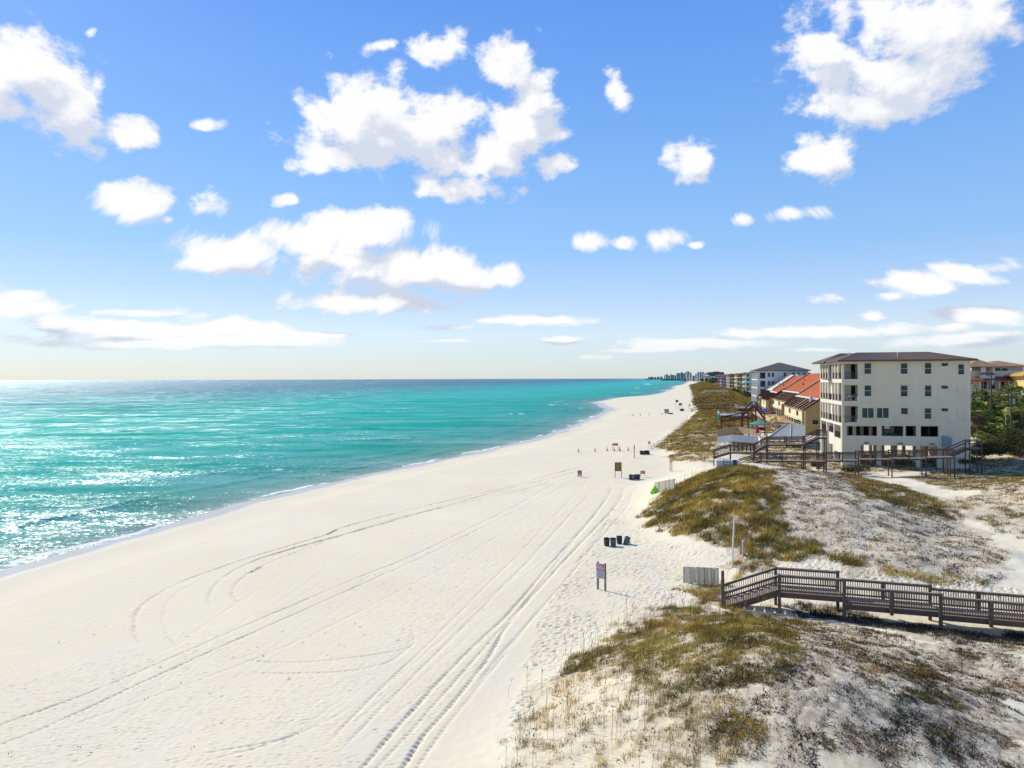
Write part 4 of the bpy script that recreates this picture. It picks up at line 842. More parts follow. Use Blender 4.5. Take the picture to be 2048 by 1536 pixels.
def panel_fence(name, label, cat, pts, n, h, mt, cap=True, base=None, thick=.08):
    """pts: world xyz tops; boards hang h below"""
    o = thing(name, label, cat, tuple(pts[0])); c = Vector(pts[0])
    for i in range(len(pts)-1):
        p, q = Vector(pts[i])-c, Vector(pts[i+1])-c; k = n[i]
        for j in range(k):
            a = p.lerp(q, j/k+.004); b = p.lerp(q, (j+1)/k-.004); hh = h; f = MB(); f.beam((a.x, a.y, a.z-hh/2), (b.x, b.y, b.z-hh/2), thick, hh); f.build('panel', mt, o)
            f = MB(); f.box(a.x-.07, a.x+.07, a.y+.06, a.y+.2, -h-1.2+a.z, a.z+.06); f.build('post', mt, o)
    return o
panel_fence('panel_fence', 'pale grey low panel fence left of the sloping plank roof', 'fence', [W(1437, 873.5, 128), W(1464, 869.5, 126), W(1480, 870.5, 125), W(1517, 872.5, 124)], (2, 1, 3), 1.15, GREYP)
panel_fence('panel_fence', 'short white return panel at the end of the pale grey fence', 'fence', [W(1517, 872.3, 124), W(1520.5, 878.5, 118)], (1,), 1.3, WHITE)
panel_fence('picket_fence', 'tan wooden fence on the dune behind the grey panels', 'fence', [W(1435, 861, 150), W(1455, 856, 150), W(1475, 853, 150), W(1500, 857, 147), W(1522, 861, 144)], (3, 3, 3, 3), 1.3, TANWD)
f = MB(); p = Vector(W(1466, 884, 121)); q = Vector(W(1512, 886.5, 119)); c = p.copy(); f.beam((0, 0, -.1), tuple(q-c+Vector((0, 0, -.1))), 1.6, .22)
for t_ in np.linspace(.05, .95, 6): k = (q-c)*t_; f.box(k.x-.1, k.x+.1, k.y-.1, k.y+.1, -1.6, -.2)
o = f.build('low_dock', DKWOOD, None, tuple(c)); tag(o, 'dark low wooden platform under the pale grey fence', 'platform')
# ================================================================ generic house for the far rows
def house(label, px0, px1, pyb, pyt, cat='house', zb=3.4, depth=16, wm=None, rm=None, roof='hip', rise=None, floors=3, nw=4, side=6, Y=None, name='beach_house', sidem=None, group=None):
    Y = Y or (CAMZ-zb)*F/(pyb-(757.5-ROLL*((px0+px1)/2-1024)))
    x0 = W(px0, 757, Y)[0]; x1 = W(px1, 757, Y)[0]; w_ = (x1-x0)/CA; zt = zpx(pyt, px0, Y)
    o = thing(name, label, cat, (x0, Y, 0), BAL, group); wm = wm or CREW; rm = rm or TILE; rise = rise if rise is not None else min(w_, depth)*.16; zw = zt-rise; fh = (zw-zb)/floors
    hs = []; hs2 = []
    for k in range(floors):
        for j in range(nw): c = w_*(j+.5)/nw; hs.append((c-w_*.16/nw*1.5, c+w_*.16/nw*1.5, fh*k+fh*.32, fh*k+fh*.8))
        for j in range(side): c = depth*(j+.5)/side; hs2.append((c-depth/side*.33, c+depth/side*.33, fh*k+fh*.2, fh*k+fh*.85))
    m_ = MB(); m_.wall((0, 0, zb), (1, 0, 0), w_, zw-zb, .3, hs, (0, -1, 0)); m_.wall((0, depth, zb), (0, -1, 0), depth-.3, zw-zb, .3, [(depth-b, depth-a, c, d) for a, b, c, d in hs2 if a > .4], (-1, 0, 0)); m_.wall((w_, .3, zb), (0, 1, 0), depth-.3, zw-zb, .3, [], (1, 0, 0)); m_.box(0, w_, 0, depth, zb-3, zb-.001); m_.build('wall', wm, o)
    key = None
    for a, b, c, d in hs: add_window(o, 'w', (a+b)/2, .1, zb+c, round(b-a, 1), round(d-c, 1), 'y', gm=GLD)
    f = MB(); f.box(.8, .9, .3, depth-.3, zb, zw); f.build('glass_front', GLD, o)
    f = MB()
    for k in range(floors): f.box(-1.3, -.003, .2, depth-.2, zb+fh*k-.12, zb+fh*k+.1); f.box(-1.3, -1.24, .2, depth-.2, zb+fh*k+.1, zb+fh*k+1.0)
    for j in range(side+1): y = .2+j*(depth-.7)/side; f.box(-1.28, -1.02, y, y+.26, zb+.1, zw-.1)
    f.build('balcony', sidem or wm, o)
    r_ = MB()
    if roof == 'hip': r_.hip(-1.6, w_+.6, -.6, depth+.6, zw+.2, rise, .25)
    elif roof == 'flat': r_.box(-1.4, w_+.3, -.3, depth+.3, zw+.003, zw+.6); r_.box(w_*.3, w_*.7, depth*.3, depth*.6, zw+.6, zw+rise+.6)
    elif roof == 'shed':
        a = [(-1.6, -.3, zw-.2), (w_+.3, -.3, zw+rise), (w_+.3, depth+.3, zw+rise), (-1.6, depth+.3, zw-.2)]; r_.q(*a); r_.q(*[(x, y, z-.3) for x, y, z in a[::-1]])
        for i in range(4): p, q = a[i], a[(i+1) % 4]; r_.q(p, (p[0], p[1], p[2]-.3), (q[0], q[1], q[2]-.3), q)
        r_.q((0, -.001, zw), (w_, -.001, zw), (w_, -.001, zw+rise-.3))
        for j in range(1, 6): y = depth*j/6; r_.beam((-1.6, y, zw-.1), (w_+.3, y, zw+rise+.1), .3, .35)
    r_.build('roof', rm, o); return o
# brown-roofed tall houses, from near to far
BRW = mat('brown_wall', (.30, .21, .12), .85, .15, 1); tn = [
 ('cream tall beach house with brown shed roof, right beside the white block', 1492, 1506, 783, 744, CREW),
 ('tan tall beach house with brown shed roof, second from the white block', 1483, 1493.5, 781, 746, BRW),
 ('yellow fin-walled beach house with brown shed roof, tallest left edge of the row', 1474, 1484.5, 779, 746.5, YEL),
 ('brown fin-walled beach house with reddish roof in the middle of the row', 1467, 1475, 777, 748, BRW),
 ('pale green and cream beach house, left end of the brown-roofed row', 1459, 1468, 775.5, 749, CREW)]
for lb, a, b, yb, yt, wm_ in tn: house(lb, a, b, yb, yt, depth=26, wm=wm_, rm=REDT if 'reddish' in lb else BRLR, roof='shed', floors=4, nw=2, side=5, zb=3.6)
house('narrow white beach house left of the brown-roofed row', 1455.5, 1460, 774, 751.5, wm=VILW, rm=VILW, roof='flat', rise=.6, floors=4, nw=1, side=4)
house('pink beach house with maroon roof far down the beach', 1443, 1456, 772.5, 754.5, wm=PINKW, rm=PURR, floors=3, nw=3, depth=30)
house('cream hip-roofed mansion behind the pink house', 1430, 1450, 766, 748.5, wm=CREW, rm=REDT, floors=4, nw=4, depth=50)
house('grey flat-roofed villa left of the cream mansion', 1417, 1432, 764.5, 753, wm=GREYW, rm=GREYW, roof='flat', floors=3, nw=4, depth=40)
house('beige pointed-roof house at the left end of the villas', 1409, 1420, 763, 750, wm=VILW, rm=VILW, floors=3, nw=3, depth=60)
house('dark green-grey long apartment block on the skyline', 1418, 1446, 761.5, 743.2, cat='building', name='apartment_building', wm=FARL, rm=FARL, roof='flat', rise=3, floors=6, nw=8, depth=60)
for i, (a, b, t_, wm_, rm_) in enumerate([(1447, 1458, 748, CREW, REDT), (1458, 1470, 746.8, FARL, REDT), (1470, 1480, 746, CREW, TILE), (1480, 1500, 744.5, FARL, REDT)]):
    house('skyline house with low %s roof behind the brown row, %s from left' % (('red', 'rust', 'tan', 'dark red')[i], ('one', 'two', 'three', 'four')[i]), a, b, 762, t_, wm=wm_, rm=rm_, floors=3, nw=3, depth=60)
house('low cream red-roofed house between the white block and the big building', 1606, 1624, 768, 748.6, wm=CREW, rm=REDT, floors=2, nw=3, depth=20, Y=420)
# teal awning, pink marquee
def awning(label, px, py, Y, w_, mt, h=2.6, cat='canopy', n=4):
    p = W(px, py, Y); o = thing('canopy', label, cat, (p[0], p[1], p[2]-h)); f = MB(); f.hip(-w_/2, w_/2, -w_/2, w_/2, h-.5, .8, .12); f.build('cover', mt, o)
    for a in (-1, 1):
        for b in (-1, 1): MB().tube((a*w_*.45, b*w_*.45, -2.5), (a*w_*.45, b*w_*.45, h-.6), .07, .07, 6).build('post', RAILM, o)
    return o
awning('turquoise canopy beside the white block', 1497, 764, 330, 7, TEAL); awning('bright pink marquee in front of the pink house', 1436.5, 767.3, 640, 8, mat('pink_canvas', (.65, .06, .22), .7))
# ================================================================ distant towers
towers = [(1328.5,1330.5,750.2),(1332,1336,748.8),(1337,1340,751),(1341,1343.5,748.5),(1344,1348,750),(1349,1352,750.5),(1353,1356,746.2),(1356.5,1360,746.4),(1361,1366.5,745),(1367,1370,747),(1371,1374,743.6),(1374.5,1379,743),(1379.5,1383,746),(1385,1390,751.5),(1391,1394,747.5),(1395,1399,744),(1399.8,1404,744.4),(1404.6,1408,744.2),(1409,1413,746.5),(1413.5,1418,745.2),(1321,1325,753),(1314,1319,753.4),(1309,1312,754),(1302,1307,753.6),(1296.5,1301,754)]
for i, (a, b, t_) in enumerate(towers):
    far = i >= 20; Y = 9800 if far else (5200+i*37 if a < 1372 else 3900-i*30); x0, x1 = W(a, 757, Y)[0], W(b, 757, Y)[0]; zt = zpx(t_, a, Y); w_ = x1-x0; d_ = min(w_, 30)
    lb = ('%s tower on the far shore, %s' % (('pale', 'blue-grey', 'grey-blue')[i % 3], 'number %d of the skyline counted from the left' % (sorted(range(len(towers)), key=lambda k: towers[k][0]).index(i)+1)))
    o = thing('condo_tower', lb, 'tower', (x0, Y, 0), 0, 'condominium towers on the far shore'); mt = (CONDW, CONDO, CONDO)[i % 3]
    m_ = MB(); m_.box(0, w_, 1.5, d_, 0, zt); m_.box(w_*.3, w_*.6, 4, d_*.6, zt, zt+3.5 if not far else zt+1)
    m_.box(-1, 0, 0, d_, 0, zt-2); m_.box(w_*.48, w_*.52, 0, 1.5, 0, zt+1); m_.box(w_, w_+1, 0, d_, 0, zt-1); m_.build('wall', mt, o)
    g_ = MB(); n = 7
    for k in range(n):
        xa = w_*(k+.2)/n; g_.box(xa, xa+w_*.55/n, 1.2, 1.49, 4, zt-2)
    g_.build('window_bay', CONDG, o)
    if not far:
        s_ = MB(); nf = max(4, int(zt/6))
        for k in range(nf): z = zt*k/nf+3; s_.box(.1, w_-.1, .3, 1.19, z, z+1.1)
        s_.build('balcony', mt, o)
for i, (a, b, h) in enumerate([(1292, 1330, 3), (1325, 1372, 4), (1370, 1425, 6)]):
    Y = (9600, 5000, 3600)[i]; x0, x1 = W(a, 757, Y)[0], W(b, 757, Y)[0]; f = MB(); rg = random.Random(i); n = 40
    for k in range(n): xa = x0+(x1-x0)*k/n; f.box(xa, xa+(x1-x0)/n*.93, Y, Y+60, 0, h+rg.uniform(0, 9))
    o = f.build('far_tree_belt', mat('far_tree_mass', (.05, .075, .055), .9, .3, .02)); struct(o, 'stuff')
# inland belt of trees to the horizon behind the houses
# ================================================================ right-hand villas
vl = thing('villa', 'cream two storey villa with tan tiled roofs beyond the palms', 'villa', cxy(*uv(W(1938, 757, 160)[0], 160)), BAL); V0 = vl.location
def vz(py): return zpx(py, 1980, 160)
sc_ = 160/F; m_ = MB()
m_.wall((0, 0, 2), (1, 0, 0), 11.5, vz(742)-2, .3, [(1.0, 1.5, vz(775)-2, vz(770)-2), (2.4, 3.6, vz(777)-2, vz(763.5)-2), (4.0, 5.2, vz(777)-2, vz(763.5)-2), (5.8, 7.2, vz(777)-2, vz(763.5)-2), (2.2, 3.6, vz(749)-2, vz(740.5)-2)], (0, -1, 0))
m_.wall((4.6, 1.5, vz(760)), (1, 0, 0), 6.9, vz(733)-vz(760), .3, [(1.2, 2.3, 1.3, 2.7), (2.6, 3.7, 1.3, 2.7)], (0, -1, 0)); m_.box(.3, 11.4, .31, 12, 2, vz(742)); m_.box(4.7, 11.4, 1.9, 12, vz(742), vz(733.5)); m_.build('wall', VILW, vl)
for x in (6.35, 7.75): add_window(vl, 'w', x, 1.6, vz(760)+1.3, 1.1, 1.4)
for x in (3.0, 4.6, 6.5): add_window(vl, 'w', x, .12, vz(777), 1.2, vz(763.5)-vz(777), 'y', 1, gm=GLD)
f = MB()
for x in (1.6, 3.7, 5.4, 7.3, 9.2): f.box(x, x+.28, -1.6, -1.32, 2, vz(760.5))
f.box(1.4, 9.6, -1.7, -.003, vz(780)-.3, vz(780)); f.box(2, 3.0, -1.2, -.9, vz(752), vz(733)); f.box(4.4, 4.7, -1.2, -.9, vz(752), vz(733)); f.box(1.9, 4.7, -1.3, -.003, vz(752)-.9, vz(752)); f.build('porch', VILW, vl)
f = MB(); f.box(2, 4.6, -1.25, -1.2, vz(749), vz(745.5)); f.build('balcony_rail', RAILM, vl)
f = MB(); f.hip(-.8, 10, -2.4, 5, vz(760.3), 1.3, .2); f.build('porch_roof', REDT, vl)
f = MB(); f.hip(-1, 5.6, -1.8, 9, vz(733), 1.7, .2); f.build('roof', TILE, vl); f = MB(); f.hip(3.0, 12.6, .3, 13, vz(732.5), 1.35, .2); f.build('roof', TILE, vl); f = MB(); f.hip(1, 8, 6, 14, vz(731), 1.5, .2); f.build('roof', TILE, vl)
yh = thing('house', 'yellow house with ochre roof at the right edge', 'house', cxy(*uv(W(2050, 757, 150)[0], 150)), BAL); y_ = lambda p: zpx(p, 2030, 150)
m_ = MB(); m_.wall((0, 0, 2), (1, 0, 0), 9, y_(752)-2, .3, [(1.2, 2.4, y_(768)-2, y_(757)-2), (5, 6.2, y_(768)-2, y_(757)-2)], (0, -1, 0)); m_.box(.3, 8.9, .31, 9, 2, y_(752)); m_.box(1.9, 2.5, -.6, -.003, 2, y_(743)); m_.build('wall', YELH, yh)
for x in (1.2+.6, 5.6): add_window(yh, 'w', x, .1, y_(768), 1.2, y_(757)-y_(768), gm=GLD)
f = MB(); f.hip(-.7, 9.8, -.8, 9.6, y_(752)+.15, 1.5, .2); f.build('roof', YELROOF, yh); f = MB(); f.box(2.0, 2.9, -.7, .2, y_(760), y_(742.5)); f.build('chimney', YELH, yh)
pv_ = thing('pavilion', 'white metal roof pavilion at the right edge behind the palms', 'pavilion', W(2060, 790, 150)); f = MB(); f.hip(-3.5, 5, -3, 4, .0, 1.2, .15); f.build('roof', WHITEROOF, pv_)
each('post', WHITE, pv_, [(a-.12, a+.12, b-.12, b+.12, -9, -.16) for a in (-2.6, 4.6) for b in (-2.6, 3.6)])
# road, pavement, lawn
def strip(name, v0, v1, u0, u1, dz, mt, n=60, kind='structure'):
    f = MB(); us_ = np.linspace(u0, u1, n)
    for i in range(n-1):
        P4 = [xy(us_[i], v0), xy(us_[i], v1), xy(us_[i+1], v1), xy(us_[i+1], v0)]; vm_ = (v0+v1)/2
        f.q(*[(p[0], p[1], ZR(u_)+dz) for p, u_ in zip(P4, (us_[i], us_[i], us_[i+1], us_[i+1]))])
    o = f.build(name, mt); struct(o, kind); return o
def ZR(u): return 3.35
strip('road', 66, 74, 150, 900, .25, ASPH); strip('pavement', 74.3, 76.2, 150, 900, .30, CONC); strip('lawn', 76.4, 110, 150, 420, .27, LAWN, kind='stuff'); strip('pavement', 62, 65.8, 150, 900, .31, CONC)
# utility poles with wires
def pole(label, px, pyt, Y, arms=1):
    p = W(px, pyt, Y); o = thing('utility_pole', label, 'utility pole', (p[0], p[1], 3.0)); h = p[2]-3.0; f = MB(); f.tube((0, 0, -.5), (0, 0, h), .19, .13, 10); f.build('pole', mat('pole_wood', (.10, .075, .06), .9, .2, 3), o)
    f = MB()
    for k in range(arms): f.beam((-1.1, -.1, h-.5-k*.9), (1.1, .1, h-.5-k*.9), .1, .12)
    f.build('crossarm', WOOD, o); f = MB(); f.tube((.35, 0, h-2.6), (.35, 0, h-1.7), .25, .25, 10); f.tube((.2, 0, h-2.2), (.0, 0, h-2.2), .05, .05); f.build('transformer', mat('transformer_grey', (.4, .42, .42), .5), o)
    return p
p1 = pole('brown utility pole between the villa and the palms', 1982, 744, 145); p2 = pole('grey utility pole in front of the palms at the right', 2022.5, 778, 122, 2); 
for i, (a, b) in enumerate(((p1, p2), (p1, W(2060, 748, 200)), (p2, W(2070, 760, 60)), (p2, W(1990, 800, 124)))):
    f = MB(); a = Vector(a); b = Vector(b); c = a.copy(); pr = None
    for k in range(13):
        t_ = k/12; q = a.lerp(b, t_)-c; q.z -= (.9 if i < 3 else 0)*4*t_*(1-t_)+.5
        if pr is not None: f.tube(tuple(pr), tuple(q), .022, .022, 5, False)
        pr = q
    o = f.build('power_line', RAILM, None, tuple(c)); tag(o, ('sagging wire between the two utility poles', 'wire running right from the brown pole', 'wire leaving the grey pole to the right edge', 'slanting guy wire of the grey pole')[i], 'wire')
# parked car glimpsed on the road
def car(label, loc, rz, mt):
    o = thing('parked_car', label, 'car', loc, rz); f = MB(); prof = [(-2.2, .35), (-2.25, .8), (-1.9, 1.0), (-1.2, 1.05), (-.7, 1.42), (.8, 1.45), (1.5, 1.0), (2.15, .9), (2.2, .4)]
    for s in (-.85, .85): f.q(*[(x, s, z) for x, z in (prof if s > 0 else prof[::-1])])
    for i in range(len(prof)): a, b = prof[i], prof[(i+1) % len(prof)]; f.q((a[0], -.85, a[1]), (b[0], -.85, b[1]), (b[0], .85, b[1]), (a[0], .85, a[1]))
    f.build('body', mt, o); f = MB(); f.box(-.9, 1.0, -.86, .86, 1.02, 1.36); f.build('window', GLD, o)
    for x in (-1.4, 1.4):
        for y in (-.9, .7): f = MB(); f.tube((x, y, .33), (x, y+.2, .33), .33, .33, 12); f.build('wheel', mat('tyre', (.02, .02, .02), .8), o)
    return o
c_ = atz(1963, 842, 3.65); car('dark red car parked on the road right of the big building', (c_[0], c_[1], 3.6), BAL+1.57, mat('red_paint', (.25, .02, .02), .3))
c_ = atz(2046, 812, 4.3); car('red and white car on the street at the right edge', (c_[0], c_[1], 3.6), BAL+.3, mat('crimson_paint', (.4, .03, .05), .3))
f = MB(); f.lathe([(0, 0), (.22, 0), (.2, .1), (.15, .12), (.15, .6), (.19, .62), (.19, .7), (.12, .85), (0, .95)], 12); f.tube((-.25, 0, .5), (.25, 0, .5), .07, .07); c_ = atz(1944, 865, 3.3)
o = f.build('hydrant', YELF, None, (c_[0], c_[1], 3.3)); o.scale = (2.2, 2.2, 3.2); tag(o, 'yellow pedestal beside the road at the right corner of the big building', 'bollard')

# ================================================================ boardwalks
def boardwalk(label, u0, segs, width, mats, rail_h=1.07, baluster=.125, post_w=.14, ground=True, top_w=.14, extra_posts=(), name='boardwalk', midrails=0, cross=2.4, deckthick=.3):
    """segs: (v0, z0, v1, z1, stairs) along the local x axis (inland). origin at (u0, v=segs[0][0])"""
    W_, D_, T_ = mats; vb = segs[0][0]; x_, y_ = xy(u0, vb); o = thing(name, label, 'boardwalk', (x_, y_, 0), BAL)
    dk = MB(); jo = MB(); 
    def gz(v, dy): p = xy(u0+dy, v); return h0(*p)
    for (v0, z0, v1, z1, st) in segs:
        a, b = v0-vb, v1-vb
        if st:
            n = max(3, int(round(abs(z1-z0)/.17)))
            for k in range(n):
                xa = a+(b-a)*k/n; xb = a+(b-a)*(k+1)/n; zz = z0+(z1-z0)*(k+1)/n; dk.box(min(xa, xb)-.02, max(xa, xb)+.02, .08, width-.08, zz-.05, zz)
            for y in (.04, width-.04, width/2): jo.beam((a, y, z0-.12), (b, y, z1-.12), .06, .28)
        else:
            n = max(1, int((b-a)/.145))
            for k in range(n): xa = a+(b-a)*k/n; zz = z0+(z1-z0)*(k+.5)/n; dk.box(xa+.004, xa+(b-a)/n-.004, 0, width, zz-.04, zz+.0)
            for y in (.04, width-.04): jo.beam((a, y, z0-.04-deckthick/2), (b, y, z1-.04-deckthick/2), .07, deckthick)
    dk.build('deck', D_, o); jo.build('joist', W_, o)
    for side, y in ((0, -.06), (1, width+.06)):
        for si, (v0, z0, v1, z1, st) in enumerate(segs):
            a, b = v0-vb, v1-vb; f = MB(); f.beam((a, y, z0+rail_h), (b, y, z1+rail_h), top_w, .045); f.build('top_rail', T_, o)
            f = MB(); f.beam((a, y, z0+rail_h-.1), (b, y, z1+rail_h-.1), .045, .1)
            if baluster: f.beam((a, y, z0+.12), (b, y, z1+.12), .045, .1)
            for mr_ in range(midrails): zz = rail_h*(mr_+1)/(midrails+1); f.beam((a, y, z0+zz), (b, y, z1+zz), .045, .075)
            if baluster:
                n = max(2, int((b-a)/baluster))
                for k in range(n):
                    t_ = (k+.5)/n; x = a+(b-a)*t_; zz = z0+(z1-z0)*t_; f.box(x-.02, x+.02, y-.02+(.03 if side else -.03), y+.02+(.03 if side else -.03), zz+.05, zz+rail_h-.12)
            f.build('balusters' if baluster else 'side_rail', W_, o)
            n = max(1, int(round((b-a)/cross)))
            for k in range(n+1):
                if k == n and si < len(segs)-1: continue
                t_ = k/n; x = a+(b-a)*t_; zz = z0+(z1-z0)*t_; yo = y+(.07 if side else -.07)
                if k == 0 and si > 0: zz = max(zz, segs[si-1][3])
                low = (k % 2 == 0) or k == n or st; gb = gz(vb+x, yo)-.35 if low else zz-deckthick-.1
                f = MB(); f.box(x-post_w/2, x+post_w/2, yo-post_w/2, yo+post_w/2, gb, zz+rail_h-.0+(.04 if k == 0 else -.02)); f.build('post', W_, o)
    for (v, y, zt) in extra_posts: f = MB(); f.box(v-vb-.09, v-vb+.09, y-.09, y+.09, gz(v, y)-.3, zt); f.build('post', W_, o)
    return o
boardwalk('weathered boardwalk with baluster rails and beach stairs in the foreground', 45.5,
          [(2.25, 1.62, 5.46, 2.91, 1), (5.46, 2.91, 9.1, 2.88, 0), (9.1, 2.46, 14.26, 2.38, 0), (14.26, 2.22, 19.4, 2.12, 0), (19.4, 2.0, 25, 1.95, 0), (25, 1.8, 33, 1.75, 0)], 1.6, (WOOD, WOODD, WOODT), extra_posts=[(2.15, -.05, 4.0)], post_w=.17, baluster=.13, cross=2.6)
# long pier-like walk in front of the big building
def vat(px, Y): return uv(W(px, 800, Y)[0], Y)
def ulin(px, u0):       # v of the point with coast coordinate u0 seen at column px
    s = (px-1024)/F; Y = u0/(s*SA+CA); return uv(s*Y, Y)[1], Y
U2 = uv(W(1521.6, 900, 100)[0], 100)[0]
def seg2(pxa, pya, pxb, pyb, st=0, u0=U2):
    va, Ya = ulin(pxa, u0); vb_, Yb = ulin(pxb, u0); return (va, zpx(pya, pxa, Ya), vb_, zpx(pyb, pxb, Yb), st)
boardwalk('long dark boardwalk crossing in front of the big building', U2, [seg2(1473, 936.5, 1521.6, 921, 1), seg2(1521.6, 921, 1650, 922.6), seg2(1651, 920.6, 1716, 920.9), seg2(1716, 918.6, 1783, 918.6), seg2(1783, 916.8, 1851, 917), seg2(1851, 915, 1908, 914)],
          1.5, (DKWOOD, DKDECK, DKWOOD), baluster=0, midrails=2, cross=2.45, post_w=.13, deckthick=.18, rail_h=1.0, top_w=.1)
U3 = U2+5.2
boardwalk('dark boardwalk with two flights of stairs climbing to the terrace of the big building', U3, [seg2(1428, 914, 1461, 904.5, 1, U3), seg2(1461, 904.5, 1508, 904.5, 0, U3), seg2(1508, 904.5, 1534.8, 889, 1, U3), seg2(1534.8, 889, 1609.5, 888.5, 0, U3), seg2(1609.5, 888.5, 1637, 875, 1, U3), seg2(1637, 875, 1652, 875, 0, U3)],
          1.4, (DKWOOD, DKDECK, DKWOOD), baluster=0, midrails=2, cross=2.3, post_w=.14, deckthick=.2, top_w=.1)
# steps at the right of the big building
U4 = U2+6
boardwalk('short dark steps at the right end wall of the big building', U4, [seg2(1893, 915, 1938, 896, 1, U4), seg2(1938, 896, 1962, 896, 0, U4)], 1.3, (DKWOOD, DKDECK, DKDECK), baluster=0, midrails=1, cross=3)
# red-brown decks and stairs by the yellow houses
def Yz(py, px, z): return (CAMZ-z)/-(ray(px, py)[2])
U5 = 168; boardwalk('red-brown boardwalk reaching out over the dune from the houses', U5, [seg2(1443, 842, 1484, 836, 0, U5), seg2(1484, 836, 1497, 832, 0, U5)], 1.6, (REDW, REDW, REDW), baluster=.3, cross=3)
U6 = 172; boardwalk('red-brown stair tower zigzagging down to the dune', U6, [seg2(1486, 830, 1505, 813, 1, U6), seg2(1505, 813, 1512, 813, 0, U6), seg2(1512, 815, 1530, 838, 1, U6)], 1.8, (REDW, REDW, REDW), baluster=.3, cross=2.5)
U6 = 166; boardwalk('tan railed stairs coming down from the cream terrace', U6, [seg2(1499, 858, 1513, 858, 0, U6), seg2(1534, 858, 1553, 843, 1, U6)], 1.8, (TANWD, TANWD, TANWD), baluster=.25, cross=3)
for (u0, pa, pb, pz_, lb) in ((312, 1404, 1474, 3.3, 'dark walkway with a beach stair, nearest of the far dune crossings'), (385, 1403, 1466, 3.3, 'dark walkway over the far dune, second of the crossings'), (465, 1400, 1468, 3.4, 'dark walkway over the far dune, third of the crossings'), (640, 1411, 1455, 4.2, 'pale walkway over the far dune, fourth of the crossings'), (820, 1404, 1440, 3.8, 'dark walkway over the far dune, farthest of the crossings')):
    va, _ = ulin(pa, u0); vb_, _ = ulin(pb, u0); st = va-4.5
    boardwalk(lb, u0, [(st, 1.9, va, pz_, 1), (va, pz_, vb_, pz_+.2, 0)], 1.6, (WHITE if 'pale' in lb else DKWOOD,)*3, baluster=0, midrails=1, cross=5, post_w=.16)
# decks, umbrellas, loungers beside the houses
def slab(label, px, py, z, w_, d_, mt, rail=None):
    p = atz(px, py, z); o = thing('patio_deck', label, 'deck', (p[0], p[1], z), BAL); f = MB(); f.box(-w_/2, w_/2, -d_/2, d_/2, -.2, 0); f.build('deck', mt, o)
    each('post', mt, o, [(a-.1, a+.1, b-.1, b+.1, -3, -.2) for a in (-w_/2+.2, w_/2-.2) for b in (-d_/2+.2, d_/2-.2)])
    if rail:
        f = MB()
        for (x0, y0, x1, y1) in ((-w_/2, -d_/2, w_/2, -d_/2), (-w_/2, -d_/2, -w_/2, d_/2)):
            f.beam((x0, y0, 1), (x1, y1, 1), .08, .06); f.beam((x0, y0, .15), (x1, y1, .15), .05, .05); n = int(max(abs(x1-x0), abs(y1-y0))/.3)
            for k in range(n+1): t_ = k/n; f.box(x0+(x1-x0)*t_-.03, x0+(x1-x0)*t_+.03, y0+(y1-y0)*t_-.03, y0+(y1-y0)*t_+.03, 0, 1)
        f.build('railing', rail, o)
    return o
slab('pale blue-grey patio deck on the dune left of the red-brown stairs', 1466, 829, 4.2, 9, 12, GREYP, WHITE); slab('pale grey patio deck behind the blue-grey one', 1494, 815, 4.4, 8, 16, GREYD, GREYP)
slab('small tan deck in front of the far walkway', 1480, 813, 5.0, 5, 4, TANWD, REDW); slab('raised tan deck with dark posts behind the red umbrella', 1512, 852, 4.0, 6, 6, TANWD, TANWD); slab('white paved terrace beneath the turquoise canopy', 1492, 783, 4.5, 8, 14, WHITE)
slab('red-brown deck under the blue umbrella', 1528, 823, 5.4, 6, 7, REDW, REDW)
def umbrella(label, px, py, Y, r, mt, closed=False):
    p = W(px, py, Y); o = thing('parasol', label, 'parasol', (p[0], p[1], p[2]-2.3)); f = MB(); f.tube((0, 0, -.6), (0, 0, 2.3), .035, .035, 6); f.build('pole', WHITE, o)
    f = MB(); f.lathe([(r*(.28 if closed else 1), .6 if closed else 1.7), (r*.2 if closed else r*.5, 1.6 if closed else 2.05), (.02, 2.3)], 8); f.build('canopy', mt, o)
umbrella('closed teal parasol on the blue-grey deck', 1438, 825, 190, 1.5, TEAL, True); umbrella('red parasol beside the tan stairs', 1514.5, 849, 140, 1.5, PINKF, True); umbrella('small open turquoise parasol on the dark deck', 1515.5, 842, 150, 1.9, TEAL)
umbrella('blue parasol on the red-brown deck', 1527, 817, 180, 1.6, BLUEF); umbrella('teal parasol on the grey deck by the houses', 1509, 806, 205, 1.5, TEAL); umbrella('rose parasol on the grey deck by the houses', 1514, 809, 203, 1.3, PINKF, True)
umbrella('yellow parasol on the cream terrace', 1552, 832, 175, 2.0, YELF); umbrella('ochre parasol right of the yellow one on the terrace', 1565, 834, 172, 1.8, YELROOF)
def bench(label, px, py, z, mt, w_=1.8):
    p = atz(px, py, z); o = thing('bench', label, 'bench', (p[0], p[1], z), BAL+.4); f = MB(); f.box(-w_/2, w_/2, -.25, .25, .4, .46); f.build('seat', mt, o); f = MB(); f.box(-w_/2, w_/2, .22, .28, .5, .95); f.build('backrest', mt, o); f = MB()
    for a in (-w_/2+.05, w_/2-.05):
        for b in (-.2, .2): f.box(a-.04, a+.04, b-.04, b+.04, 0, .4)
    f.build('leg', mt, o)
bench('white bench on the terracotta terrace', 1574, 838, tz, WHITE, 2.6); bench('teal bench at the end of the terrace', 1597, 847, tz, TEAL); bench('yellow lounger on the tan deck by the grey fence', 1540, 866, 3.6, YELF, 1.4); bench('dark bench on the blue-grey deck', 1457, 829, 4.2, RAILM, 1.4)
